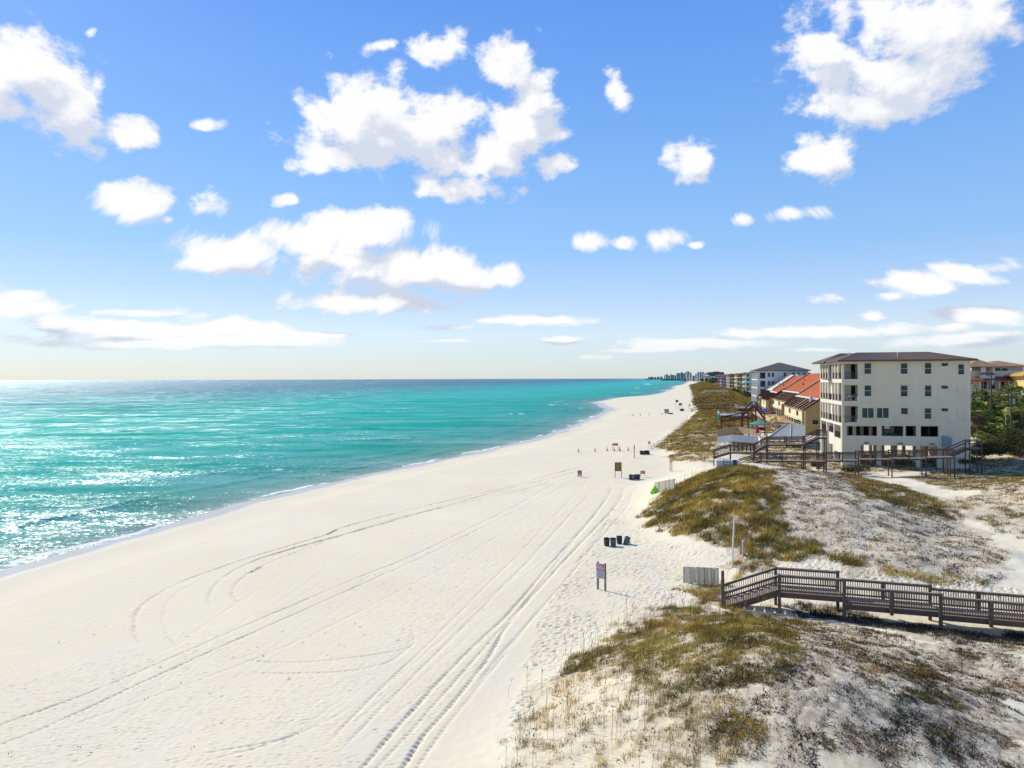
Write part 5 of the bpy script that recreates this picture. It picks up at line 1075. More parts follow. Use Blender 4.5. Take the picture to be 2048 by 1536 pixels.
# ================================================================ beach furniture
BINM = mat('bin_blue_black', (.028, .035, .048), .5, .2, 3); BING = mat('bin_slate', (.10, .11, .125), .6, .2, 3); BINT = mat('bin_teal_lid', (.02, .22, .20), .5)
def trash_bin(label, x, y, mt, group, lid=None, tilt=(0, 0), h=.92, r=.33, shared=None, lidm=None):
    z = h0(x, y); o = thing('trash_bin', label, 'trash bin', (x, y, z-.04), random.uniform(0, 3), group); o.rotation_euler[0], o.rotation_euler[1] = tilt
    f = MB(); f.smooth = False; f.lathe([(0, 0), (r*.82, 0), (r*.84, .03), (r*.9, h*.33), (r*.93, h*.34), (r*.93, h*.37), (r*.92, h*.38), (r*.96, h*.66), (r*.99, h*.67), (r*.99, h*.7), (r*.97, h*.71), (r, h)], 20); f.build('body', mt, o)
    f = MB(); f.lathe([(r*.94, h*.5), (r*.94, h+.0), (r*1.04, h), (r*1.06, h+.03), (r*1.0, h+.05), (r*.9, h+.02), (r*.88, h*.55), (0, h*.5)], 20); f.build('rim', lidm or BINM, o)
    if lid:
        f = MB(); f.lathe([(0, .06), (r*.6, .05), (r*1.05, 0), (r*1.05, -.04), (r*.5, .01), (0, .02)], 20); l_ = f.build('lid', lidm or BINM, o); l_.location = (r*1.05, .1, h*.45); l_.rotation_euler = (.2, 1.0, .3)
    return o
def place(px, py): p = G(px, py); return p
gA = 'trash bins on the sand near the closure sign'
for i, (px, py, mt, td_, lid, lb, lm) in enumerate([(1213.5, 1091.5, BINM, (.03, -.08), 0, 'dark blue trash bin, leftmost of the four on the near sand', None), (1226.8, 1092, BING, (.0, -.05), 0, 'grey slate trash bin, second of the four on the near sand', None), (1238.8, 1087.5, BINM, (.05, .1), 0, 'tilted black trash bin, third of the four on the near sand', None), (1251, 1088.5, BING, (.1, .28), 1, 'leaning trash bin with teal rim and fallen lid, rightmost on the near sand', BINT)]):
    p = place(px, py); trash_bin(lb, p[0], p[1], mt, gA, lid, td_, .68, .26, lidm=lm)
gB = 'trash bins beside the wooden board'
for i, (px, py) in enumerate([(1261.5, 959.5), (1266.5, 960), (1271.5, 959), (1276.5, 958.5)]):
    p = place(px, py); trash_bin(('dark trash bin lying toward the left, first beside the wooden board', 'dark trash bin, second beside the wooden board', 'dark trash bin, third beside the wooden board', 'black upright trash bin, rightmost beside the wooden board')[i], p[0], p[1], (BINM, BING, BINM, BINM)[i], gB, 0, (0, (-.35, -.15, .05, .1)[i]), .72, .30)
gC = 'trash bins by the dune fence'
for i, (px, py) in enumerate([(1283, 909.5), (1287.5, 910), (1291.5, 909), (1295, 909)]):
    p = place(px, py); trash_bin(('dark trash bin, leftmost by the end of the post fence', 'dark trash bin, second by the end of the post fence', 'dark trash bin, third by the end of the post fence', 'dark trash bin, rightmost by the end of the post fence')[i], p[0], p[1], BINM, gC, i == 3, (0, .1*(i-1)), .78, .30)
# large red-and-white notice on two wooden posts
p = place(1195, 1179); q = place(1209.8, 1182.5); D = Vector((q[0]-p[0], q[1]-p[1], 0)); ln = D.length; an = math.atan2(D.y, D.x)
sg = thing('notice_board', 'tall red and white notice on two wooden posts on the open sand', 'sign', (p[0], p[1], p[2]), an)
PW = mat('sign_post_wood', (.24, .15, .08), .85, .2, 4)
for k in (0, 1): f = MB(); f.box(k*ln-.05, k*ln+.05, .0, .1, -.3, 1.92+(0.0 if k else -.03)); f.build('post', PW, sg)
f = MB(); f.box(-.08, ln-.06, -.03, -.003, .82, 1.86); f.build('board', mat('sign_white', (.60, .57, .60), .6, .05, 4), sg)
f = MB(); RED = mat('sign_red', (.50, .03, .06), .6, .08, 4)
for (a, b) in ((1.62, 1.84), (1.36, 1.52)): f.box(-.08, ln-.06, -.038, -.031, a, b)
f.build('red_band', RED, sg)
f = MB(); rg = random.Random(3)
for z, h in ((1.75, .045), (1.66, .045), (1.46, .04), (1.395, .035)):
    x = -.03
    while x < ln-.14: w_ = rg.uniform(.03, .07); f.box(x, min(x+w_, ln-.1), -.044, -.039, z, z+h); x += w_+.02
f.build('lettering', WHITE, sg)
f = MB()
for k in range(9):
    x = -.04+rg.uniform(0, .04); z = .87+k*.053
    while x < ln-.16: w_ = rg.uniform(.03, .09); f.box(x, min(x+w_, ln-.1), -.036, -.031, z, z+.018); x += w_+.02
f.build('small_print', mat('sign_ink', (.28, .13, .17), .7), sg)
f = MB(); f.tube((.03, .05, 1.86), (.03, .05, 1.97), .05, .05, 8); f.build('lamp_cap', RED, sg)
# wooden back board
def board(label, px, py, w_, h0_, h1_, mt, cat='sign', pm=None, rz=0.0, marks=None, name='sign_board', ph=None):
    p = place(px, py); o = thing(name, label, cat, (p[0], p[1], p[2]), rz)
    for k in (-1, 1): f = MB(); f.box(k*(w_/2-.04)-.045, k*(w_/2-.04)+.045, 0, .09, -.3, ph or h1_); f.build('post', pm or PW, o)
    f = MB(); f.box(-w_/2, w_/2, -.035, -.003, h0_, h1_); f.build('board', mt, o)
    if marks:
        f = MB(); rg = random.Random(int(px)); n = marks[1]
        for k in range(n):
            z = h0_+(h1_-h0_)*(k+.35)/n; x = -w_/2+.07
            while x < w_/2-.15: q_ = rg.uniform(.05, .14); f.box(x, min(x+q_, w_/2-.06), -.041, -.036, z, z+(h1_-h0_)/n*.45); x += q_+.04
        f.build('lettering', marks[0], o)
    return o
BRD = mat('brown_board', (.26, .155, .05), .8, .2, 3); o = board('brown wooden board on two dark posts in the middle of the sand', 1236.5, 955.5, 1.0, 1.0, 2.28, BRD, pm=WOOD, rz=-.1); 
for q in ((-.5, .5, 2.2, 2.3), (-.5, .5, .98, 1.06), (-.5, -.42, 1.06, 2.2), (.42, .5, 1.06, 2.2)): MB().box(q[0], q[1], -.06, -.036, q[2], q[3]).build('frame_board', WOOD, o)
board('deep red sign with pale lower half, low on the sand left of the board', 1159.5, 954.2, .62, .15, .52, mat('sign_blue_grey', (.40, .45, .55), .6), rz=-.15, ph=.9); o = [k for k in bpy.data.objects if k.get('label', '').startswith('deep red sign')][0]
f = MB(); f.box(-.31, .31, -.036, -.004, .525, 1.0); f.build('red_panel', mat('deep_red', (.36, .02, .07), .6), o); f = MB()
for z in (.62, .74, .86): f.box(-.2, .2, -.042, -.037, z, z+.05)
f.build('lettering', mat('sign_pink_ink', (.6, .35, .42), .6), o)
board('small red and white sign on a stand behind the bins', 1285.5, 954, .7, .45, .95, RED, rz=.1, marks=(WHITE, 3), pm=WHITE)
board('pink-red closure sign among the orange cones', 1230.5, 901, 1.15, 1.0, 1.5, mat('faded_red', (.50, .10, .14), .7), rz=-.05, marks=(mat('sign_pink', (.7, .4, .42), .7), 2), pm=mat('pink_post', (.6, .35, .3), .7))
board('narrow wooden-post sign with two small plates near the dune', 1342, 942.5, .36, 1.35, 2.0, mat('plate_pale', (.6, .5, .48), .7), marks=(RED, 2), pm=mat('red_brown_post', (.3, .1, .08), .8))
board('small round-topped sign by the end of the post fence', 1298.5, 899.5, .5, 1.2, 1.75, mat('plate_faded', (.55, .42, .40), .7), marks=(RED, 1), pm=WHITE)
p = place(1268.5, 916); o = thing('wooden_post', 'tall thin dark post with a painted band standing alone left of the bins', 'post', tuple(p)); f = MB(); f.box(-.06, .06, -.06, .06, -.3, 2.5); f.build('post', WOOD, o); f = MB(); f.box(-.09, .09, -.09, -.061, 1.7, 2.15); f.build('plate', BINM, o)
for i, (px, py, hh_, lb) in enumerate([(1354, 817, 4.2, 'tall two-legged sign far up the beach, leftmost of the three'), (1361, 821, 3.4, 'dark square sign far up the beach, between the other two'), (1379, 821, 3.0, 'thin pale sign nearest the far walkway stairs')]):
    board(lb, px, py, (1.3, 1.3, .6)[i], hh_-1.1, hh_, (DARKIN, BING, GREYD)[i])
# orange cones
CO = mat('cone_orange', (.62, .10, .04), .6, .08, 4); CB = mat('cone_white_band', (.75, .7, .66), .6)
def cone(label, px, py, h, group, s=1.0):
    p = place(px, py); o = thing('traffic_cone', label, 'traffic cone', tuple(p), 0, group); f = MB(); f.box(-.2*s, .2*s, -.2*s, .2*s, 0, .05); f.build('base', CO, o)
    f = MB(); f.lathe([(.15*s, .05), (.035, h), (0, h)], 14); f.build('cone', CO, o); f = MB(); r = lambda z: .15*s-(.15*s-.035)*(z-.05)/(h-.05)+.004; f.lathe([(r(h*.5), h*.5), (r(h*.62), h*.62)], 14); f.build('stripe', CB, o)
nm = ('leftmost', 'second from the left', 'third from the left', 'fourth from the left', 'fifth from the left', 'rightmost')
for i, (px, py) in enumerate([(1157, 904.3), (1190, 902.5), (1214.3, 901.6), (1228.5, 901.6), (1239.5, 901.4), (1256.3, 900.7)]):
    cone('orange traffic cone, %s of the six by the closure sign' % nm[i], px, py, .75 if i not in (4,) else .95, 'orange cones by the closure sign', 1.0)
for i, (px, py) in enumerate([(1265.5, 832), (1280.5, 830.8), (1298.3, 830), (1324, 829)]): cone('small far orange cone, %s of the four up the beach' % ('leftmost', 'second', 'third', 'rightmost')[i], px, py, 1.0, 'far cones up the beach', 1.1)
# lifeguard chair folded far away
p = place(1333, 828); o = thing('beach_kiosk', 'grey rental box with dark low side far up the beach', 'kiosk', tuple(p)); f = MB(); f.box(-.9, .9, -.5, .7, .3, 1.7); f.build('body', GREYD, o); f = MB(); f.q((-1.0, -.6, 1.7), (1.0, -.6, 1.7), (1.0, .8, 2.0), (-1.0, .8, 2.0)); f.box(.9, 2.6, -.3, .2, 0, .5); f.build('roof', DARKIN, o)
p = place(1364, 822); o = thing('storage_box', 'small dark box at the foot of the far square sign', 'box', tuple(p)); f = MB(); f.box(-.8, .8, -.4, .4, 0, .9); f.box(-.85, .85, -.45, .45, .9, 1.0); f.build('body', DARKIN, o)
# sand fence of loose posts
line = [(1303.5,900.5),(1306.5,898.5),(1309.5,897),(1312.3,895.2),(1314.8,893.4),(1317.4,891.6),(1320,889.7),(1322.7,888),(1325.6,886),(1328.5,883.8),(1331.3,881.4),(1334,879),(1337,876.4),(1340,873.8),(1343,871),(1346,868),(1349,865),(1352,862),(1355,859),(1358,856),(1361,853),(1364,850),(1367.5,846.5),(1371,843),(1375,839.5)]
fn_ = thing('sand_fence', 'line of short weathered posts running up along the dune edge', 'fence', tuple(place(1303.5, 900.5))); b0 = fn_.location.copy()
for i, (px, py) in enumerate(line):
    p = place(px, py); f = MB(); h_ = 1.15+.15*math.sin(i*1.7); f.tube((0, 0, -.3), (.02*math.sin(i), 0, h_), .055, .05, 7); f.build('post', WOOD, fn_, (p[0]-b0.x, p[1]-b0.y, p[2]-b0.z))
# white posts near the long stair
for i, (px, py) in enumerate([(1406.8, 921.5), (1412.7, 925), (1417.6, 926), (1436.8, 933)]):
    p = place(px, py); o = thing('bollard_post', ('short white post, leftmost of the four by the dark stairs', 'short white post, second of the four by the dark stairs', 'tall white post, third of the four by the dark stairs', 'white post beside the white crate')[i], 'post', tuple(p), 0, 'white posts by the stairs'); f = MB(); f.tube((0, 0, -.2), (0, 0, .95+.3*(i == 2)), .06, .05, 8); f.build('shaft', WHITE, o)
    f = MB(); f.lathe([(.07, 0), (.07, .05), (0, .08)], 8, (0, 0, .95+.3*(i == 2))); f.build('cap', WHITE, o)
# white storage box and blue rack at the stair foot
p = place(1449, 935); o = thing('storage_crate', 'long white storage box at the foot of the dark stairs', 'box', tuple(p)); f = MB(); f.box(-1.0, 1.9, 0, .9, -.1, .85); f.build('body', GREYP, o); f = MB(); f.box(-1.05, 1.95, -.04, .95, .85, .92); f.build('lid', WHITE, o)
p = place(1453, 936.5); o = thing('slatted_rack', 'dark blue slatted rack leaning against the white storage box', 'rack', tuple(p)); f = MB()
for k in (-.45, .45): f.beam((k, -.35, -.05), (k, -.1, 1.15), .06, .06)
for k in range(4): f.beam((-.45, -.32+.07*k, .15+k*.32), (.45, -.32+.07*k, .15+k*.32), .09, .07)
f.build('frame', mat('rack_blue', (.03, .07, .14), .6), o)
f = MB(); p = place(1470, 934); f.lathe([(.25, 0), (.28, .3), (.26, .75), (0, .78)], 12); f.lathe([(.29, .78), (.29, .84), (0, .9)], 12); tag(f.build('small_barrel', BINM, None, tuple(p)), 'small dark barrel at the bottom of the long boardwalk stairs', 'barrel')
def cloth_mat():
    if 'screen_cloth' in MATS: return MATS['screen_cloth']
    m, nt_, out = nodes_of('screen_cloth'); d = nt_.nodes.new('ShaderNodeBsdfDiffuse'); t = nt_.nodes.new('ShaderNodeBsdfTranslucent'); x = nt_.nodes.new('ShaderNodeMixShader'); x.inputs[0].default_value = .55
    tc_ = nt_.nodes.new('ShaderNodeTexCoord'); mp_ = nt_.nodes.new('ShaderNodeMapping'); mp_.inputs['Scale'].default_value = (7, 7, .25); n_ = nt_.nodes.new('ShaderNodeTexNoise'); n_.inputs['Scale'].default_value = 1.5; nt_.links.new(tc_.outputs['Object'], mp_.inputs[0]); nt_.links.new(mp_.outputs[0], n_.inputs['Vector'])
    r_ = nt_.nodes.new('ShaderNodeValToRGB'); r_.color_ramp.elements[0].position = .35; r_.color_ramp.elements[0].color = (.62, .59, .49, 1); r_.color_ramp.elements[1].position = .55; r_.color_ramp.elements[1].color = (.76, .73, .63, 1); nt_.links.new(n_.outputs['Fac'], r_.inputs[0])
    for q in (d, t): nt_.links.new(r_.outputs[0], q.inputs['Color'])
    nt_.links.new(d.outputs[0], x.inputs[1]); nt_.links.new(t.outputs[0], x.inputs[2]); nt_.links.new(x.outputs[0], out.inputs[0]); MATS['screen_cloth'] = m; return m
# white fabric screens stretched on posts
def screen(label, pts, h, n, Ws=None):
    p, q = pts; o = thing('screen_panel', label, 'screen', tuple(p)); c = Vector(p); d = Vector(q)-c; m_ = cloth_mat()
    f = MB(); N_ = 24; z0 = [0, 0]
    g0_ = h0(p[0], p[1])-c.z; g1_ = h0(q[0], q[1])-c.z
    for k in range(N_):
        a, b = k/N_, (k+1)/N_; w0 = .025*math.sin(a*34)+.02*math.sin(a*13); w1 = .025*math.sin(b*34)+.02*math.sin(b*13); P = lambda t_, z, w_: (d.x*t_+w_*.3, d.y*t_+w_, g0_+(g1_-g0_)*t_+z)
        f.q(P(a, .03, w0), P(b, .03, w1), P(b, h, w1), P(a, h, w0)); f.q(P(a, .03, w0+.012), P(a, h, w0+.012), P(b, h, w1+.012), P(b, .03, w1+.012)); 
    f.build('cloth', m_, o)
    f = MB(); 
    for k in range(n+1): t_ = k/n; f.box(d.x*t_-.025, d.x*t_+.025, d.y*t_+.04, d.y*t_+.09, g0_+(g1_-g0_)*t_-.2, g0_+(g1_-g0_)*t_+h+.03)
    f.build('stake', WOOD, o)
    f = MB(); f.beam((0, .03, g0_+h+.02), (d.x, d.y+.03, g1_+h+.02), .03, .03); f.build('top_cord', GREYD, o)
screen('pale cloth screen on stakes left of the foreground stairs', (place(1368, 1166), place(1437, 1169)), 1.12, 5)
screen('white rectangular screen at the edge of the grassy dune', (place(1310, 986.5), place(1349.5, 980.5)), 1.25, 4)
# lime-green folding frame tent
p = place(1309.5, 987.8); o = thing('folding_stand', 'lime green A-frame stand beside the white screen', 'stand', tuple(p)); LG = mat('lime_green', (.30, .75, .03), .6); f = MB()
f.q((-.55, -.2, 0), (-.15, -.35, 0), (-.02, 0, 1.05)); f.q((.15, -.35, 0), (.55, -.2, 0), (.02, 0, 1.05)); f.q((-.55, .3, 0), (.02, 0, 1.05), (.55, .3, 0)); f.q((-.14, -.3, .3), (.14, -.3, .3), (.1, -.2, .45), (-.1, -.2, .45)); f.build('fabric', LG, o); f = MB(); f.tube((0, 0, .95), (0, 0, 1.15), .03, .03); f.build('top_ring', LG, o)
# tall white pole and short twin posts
p = place(1464, 1136); o = thing('flag_pole', 'tall slim white pole leaning slightly at the dune foot', 'pole', tuple(p)); f = MB(); f.tube((0, 0, -.3), (.17, .0, zpx(1036, 1468, p[1])-p[2]), .065, .055, 12); f.build('shaft', WHITE, o); f = MB(); f.lathe([(.07, 0), (.07, .06), (0, .1)], 12, (.17, 0, zpx(1036, 1468, p[1])-p[2])); f.build('cap', GREYD, o)
for i, px in enumerate((1482.5, 1485.5)):
    p = place(px, 1110+i*2); o = thing('marker_post', ('dark short post in the grass behind the white pole', 'pale short post in the grass behind the white pole')[i], 'post', tuple(p)); f = MB(); f.box(-.05, .05, -.05, .05, -.3, 1.15); f.build('shaft', (WOOD, GREYP)[i], o); f = MB(); f.q((-.06, -.06, 1.15), (.06, -.06, 1.15), (.06, .06, 1.2), (-.06, .06, 1.2)); f.build('cap', (WOOD, WHITE)[i], o)
# two walkers far down the beach
def skin_person(label, x, y, shirt, trousers, rz=0):
    z = h0(x, y); me = bpy.data.meshes.new('body'); V_ = [(0, 0, .95), (.0, 0, 1.2), (0, 0, 1.42), (0, .0, 1.54), (0, -.01, 1.66), (.09, 0, .9), (.1, -.1, .5), (.1, -.02, .06), (.1, -.14, .04), (-.09, 0, .9), (-.1, .08, .5), (-.1, .2, .08), (-.1, .1, .04), (.19, 0, 1.40), (.25, .05, 1.12), (.27, -.05, .88), (-.19, 0, 1.40), (-.25, -.05, 1.12), (-.27, -.15, .90)]
    E_ = [(0, 1), (1, 2), (2, 3), (3, 4), (0, 5), (5, 6), (6, 7), (7, 8), (0, 9), (9, 10), (10, 11), (11, 12), (2, 13), (13, 14), (14, 15), (2, 16), (16, 17), (17, 18)]; Rr = [.13, .13, .14, .055, .1, .09, .06, .045, .035, .09, .06, .045, .035, .06, .045, .035, .06, .045, .035]
    me.from_pydata(V_, E_, []); o = bpy.data.objects.new('person', me); COL.objects.link(o); sk = o.modifiers.new('skin', 'SKIN'); o.modifiers.new('sub', 'SUBSURF').render_levels = 1
    for i, s in enumerate(me.skin_vertices[0].data): s.radius = (Rr[i], Rr[i]*.85)
    me.skin_vertices[0].data[0].use_root = True; me.materials.append(trousers); o.location = (x, y, z); o.rotation_euler[2] = rz; return tag(o, label, 'person')
for i, (px, py, mt) in enumerate([(1347.5, 776, DARKIN), (1349.8, 776, BING)]): p = G(px, py); skin_person(('left of two tiny dark walkers near the far waterline', 'right of two tiny dark walkers near the far waterline')[i], p[0], p[1], mt, mt, .3)

# ================================================================ grass: real blades, one mass per zone
attr_mat('grass_blades', trans=.25); attr_mat('leaf_faces', trans=.2)
PAL_G = np.array([(.16, .15, .045), (.21, .185, .06), (.12, .125, .035), (.30, .25, .11), (.10, .085, .035), (.38, .31, .16)])*np.array([1.75, 1.48, .82])
PAL_B = np.array([(.11, .075, .045), (.16, .11, .06), (.075, .05, .032), (.22, .165, .09), (.14, .12, .05), (.06, .045, .035)])*np.array([1.55, 1.42, 1.15])
def scatter(poly, dens, nscale, thr, seed, edge=1.9):
    P = np.array(poly); x0, y0 = P.min(0)-1; x1, y1 = P.max(0)+1; n = int((x1-x0)*(y1-y0)*dens); rg = np.random.default_rng(seed); x = rg.uniform(x0, x1, n); y = rg.uniform(y0, y1, n)
    wx = x+edge*perlin(x/2.5, y/2.5, 71)+.4*edge*perlin(x/.8, y/.8, 72); wy = y+edge*perlin(x/2.5, y/2.5, 73)+.4*edge*perlin(x/.8, y/.8, 74)
    f = fbm(x/nscale, y/nscale, 4, seed % 50+20)+.35*fbm(x/(nscale*.25), y/(nscale*.25), 2, seed % 50+60)
    ok = in_poly(wx, wy, poly) & (f+rg.normal(0, .06, n) > thr); return x[ok], y[ok], f[ok]
def blades(name, label, x, y, hmin, hmax, nb, width, spread, pal, seed, lean=.35, hf=None, group=None, kind='stuff', wts=None):
    rg = np.random.default_rng(seed); nt_ = len(x); tid = np.repeat(np.arange(nt_), nb); N_ = len(tid); ts = rg.uniform(.6, 1.25, nt_)
    bx = x[tid]+rg.normal(0, spread, N_)*ts[tid]; by = y[tid]+rg.normal(0, spread, N_)*ts[tid]; z = H0(bx, by)-.02
    h = rg.uniform(hmin, hmax, N_)*ts[tid]; a = rg.uniform(0, 2*np.pi, N_); ln_ = np.abs(rg.normal(0, lean, N_))+.08; ox = np.cos(a)*ln_*h+.12*h; oy = np.sin(a)*ln_*h-.05*h
    wa = rg.uniform(0, np.pi, N_); wd = width*rg.uniform(.6, 1.3, N_); wx = np.cos(wa)*wd/2; wy = np.sin(wa)*wd/2
    co = np.zeros((N_, 5, 3)); hz = h*np.sqrt(np.clip(1-np.minimum(ln_, .95)**2, .08, 1))
    co[:, 0] = np.stack([bx-wx, by-wy, z], -1); co[:, 1] = np.stack([bx+wx, by+wy, z], -1); co[:, 2] = np.stack([bx+ox*.4+wx*.8, by+oy*.4+wy*.8, z+hz*.6], -1); co[:, 3] = np.stack([bx+ox*.4-wx*.8, by+oy*.4-wy*.8, z+hz*.6], -1); co[:, 4] = np.stack([bx+ox, by+oy, z+hz], -1)
    b = np.arange(N_)[:, None]*5; fa = np.concatenate([b+np.array([[0, 1, 2, 3]]), b+np.array([[3, 2, 4]])], 1).ravel(); per = np.tile([4, 3], N_)
    ti = rg.choice(len(pal), nt_, p=wts)[tid]; ri = rg.integers(0, len(pal), N_); ci = np.where(rg.random(N_) < .6, ti, ri); q1 = fbm(bx/2.7, by/2.7, 3, seed % 40+5)[:, None]; q2 = fbm(bx/6.0, by/6.0, 3, seed % 40+9)[:, None]; c = pal[ci]*rg.uniform(.7, 1.3, (N_, 1))*np.clip(1+1.1*q1, .55, 1.5)*(1+np.clip(q2*2.2, -.6, .6)*np.array([[.26, .15, .10]])); cc = np.repeat(c[:, None, :], 5, 1)
    me = np_mesh(name, co.reshape(-1, 3), fa, per, MATS['grass_blades'], cols=cc.reshape(-1, 3)); o = put(name, me)
    tag(o, label, None, group); o['kind'] = kind; return o
WG = [.28, .22, .2, .14, .08, .08]
def zone(k, dens, ns, thr, nb, h0_, h1_, wd, sp, pal, lean=.35, name='dune_grass', label=None, wts=None, edge=1.9):
    x, y, f = scatter(Z[k], dens, ns, thr, sum(map(ord, k)), edge); return blades(name, label or 'dune grass', x, y, h0_, h1_, nb, wd, sp, pal, len(k)*7+1, lean, wts=wts) if len(x) else None
PAL_D = np.array([(.035, .028, .025), (.06, .045, .032), (.09, .065, .04), (.03, .032, .03), (.13, .09, .05)])  # dead-twig tones darkened, the twigs' own shadows painted in
PAL_M = np.concatenate([PAL_G, PAL_B])
C, D = 'dune_creeper', 'dune_grass'
# zone, tufts per m2, patch scale, threshold, blades, height range, width, spread, palette, lean, name, label
for a in [
 ('near_core', 48, 1.3, -.10, 11, .10, .30, .013, .09, PAL_G, .5, D, 'olive grass clumps on the near dune'),
 ('near_core', 10, 2.2, .12, 14, .2, .42, .014, .09, PAL_G*.85, .45, D, 'taller grass clumps on the near dune'),
 ('near_edge', 20, 1.1, .10, 12, .14, .40, .013, .09, PAL_G, .45, D, 'loose tufts along the seaward edge of the near dune'),
 ('creeper', 100, .8, -.02, 6, .03, .13, .024, .10, PAL_B, 1.3, C, 'dry creeper twigs on the near dune'),
 ('creeper', 10, 1.6, .06, 10, .10, .24, .015, .10, PAL_M, .6, D, 'thin grass among the dry creeper'),
 ('creeper', 52, 1.2, -.16, 3, .05, .15, .042, .05, PAL_D, 1.5, C, 'dark dead runners speckling the near dune'),
 ('dead_mat', 120, 1.0, -.04, 6, .03, .11, .026, .13, PAL_B*1.25, 1.3, C, 'brown dead plant mat at the lower right'),
 ('dead_mat', 50, 1.4, -.14, 3, .04, .13, .04, .05, PAL_D*1.3, 1.5, C, 'dark specks in the dead plant mat'),
 ('near_core', 40, 1.0, -.14, 3, .05, .15, .038, .045, PAL_D, 1.5, C, 'dark dead runners between the near clumps'),
 ('near_core', 70, .8, -.02, 6, .03, .12, .022, .10, PAL_B, 1.3, C, 'brown dry undergrowth between the near clumps'),
 ('near_edge', 16, .9, -.02, 3, .05, .12, .035, .04, PAL_D, 1.5, C, 'dark dead runners near the dune edge'),
 ('near_edge', 50, .8, .08, 6, .03, .10, .02, .10, PAL_B, 1.3, C, 'dry twigs scattered over the near dune edge'),
 ('dark_band', 60, 1.0, -.08, 8, .06, .2, .02, .12, PAL_B*np.array([[.95, 1.05, .85]]), .8, C, 'dark brown-green band of plants across the near dune'),
 ('dark_band', 50, 1.0, -.18, 3, .05, .16, .045, .06, PAL_D, 1.4, C, 'dark stems in the plant band across the near dune'),
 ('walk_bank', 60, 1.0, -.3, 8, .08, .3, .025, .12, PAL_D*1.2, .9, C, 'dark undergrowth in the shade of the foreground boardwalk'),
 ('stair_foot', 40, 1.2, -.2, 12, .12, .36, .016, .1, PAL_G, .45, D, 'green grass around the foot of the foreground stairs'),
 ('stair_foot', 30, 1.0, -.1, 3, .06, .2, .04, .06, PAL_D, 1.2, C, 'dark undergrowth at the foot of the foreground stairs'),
 ('post_patch', 30, 1.0, -.2, 14, .2, .45, .016, .1, PAL_G, .45, D, 'grass patch behind the tall stair post'),
 ('mid_core', 34, 1.6, -.13, 12, .16, .48, .026, .15, PAL_G, .5, D, 'olive grass covering the second dune'),
 ('mid_core', 9, 1.4, .06, 12, .2, .5, .03, .15, np.concatenate([PAL_G*.7, PAL_B*.8]), .45, D, 'darker grass clumps on the second dune'),
 ('mid_core', 22, 1.2, .0, 4, .05, .2, .05, .09, PAL_D*1.2, 1.3, C, 'dark undergrowth on the second dune'),
 ('mid_sparse', 30, 1.3, .03, 7, .05, .22, .03, .16, PAL_B*1.2, 1.0, C, 'sparse brown tufts on the bare second dune'),
 ('mid_sparse', 22, 1.4, -.04, 3, .06, .16, .06, .06, PAL_D, 1.4, C, 'dark dead runners speckling the second dune'),
 ('mid_streak', 24, 1.6, -.1, 10, .14, .36, .032, .16, PAL_M, .6, D, 'grassy streak down the back of the second dune'),
 ('right_slope', 20, 1.3, -.02, 8, .08, .26, .034, .16, PAL_M*1.1, .8, D, 'golden brown grass on the right-hand slope'),
 ('right_slope', 20, 1.5, -.06, 3, .06, .18, .07, .07, PAL_D*1.4, 1.4, C, 'dark specks on the right-hand slope'),
 ('right_mid', 16, 1.8, .04, 9, .1, .3, .036, .18, PAL_M, .7, D, 'tufts on the right-hand slope edge'),
 ('right_tufts', 12, 2.0, .1, 14, .18, .5, .028, .2, PAL_G, .5, D, 'tufts above the foreground boardwalk'),
 ('under_house', 9, 1.8, -.05, 9, .12, .35, .045, .2, PAL_M*.9, .7, D, 'rough grass under and before the big building'),  # palette darkened to paint in the building's shadow
 ('lot', 7, 2.2, .0, 10, .12, .4, .05, .25, PAL_M, .6, D, 'grass around the long dark stairs'),
 ('path_dune', 9, 1.8, -.05, 11, .15, .45, .045, .2, PAL_G, .5, D, 'grass on the small dune left of the long stairs'),
 ('fence_dune', 7, 2.6, .0, 11, .18, .5, .06, .28, np.concatenate([PAL_G*1.15, PAL_G, PAL_B]), .6, D, 'grass on the dune behind the post fence'),
 ('fence_dune', 6, 2.0, .02, 4, .1, .3, .10, .2, PAL_D*1.3, 1.3, C, 'dark undergrowth behind the post fence'),
 ('far_a', 2.6, 4.5, -.04, 11, .3, .8, .12, .5, np.concatenate([PAL_G*1.15, PAL_G, PAL_B]), .6, D, 'grass over the far dune crossed by walkways'),
 ('far_a', 2.0, 5, -.02, 5, .2, .7, .2, .5, PAL_D*1.5, 1.0, C, 'dark scrub between the far walkways'),
 ('far_b', .45, 14, -.14, 12, .5, 1.2, .32, 1.3, np.concatenate([PAL_G*1.15, PAL_G, PAL_B]), .6, D, 'far dune vegetation up the coast'),
 ('far_b', .25, 12, -.02, 6, .4, 1.1, .5, 1.3, PAL_D*1.6, 1.0, C, 'dark scrub on the far dune up the coast')]:
    zone(*a[:11], name=a[11], label=a[12])
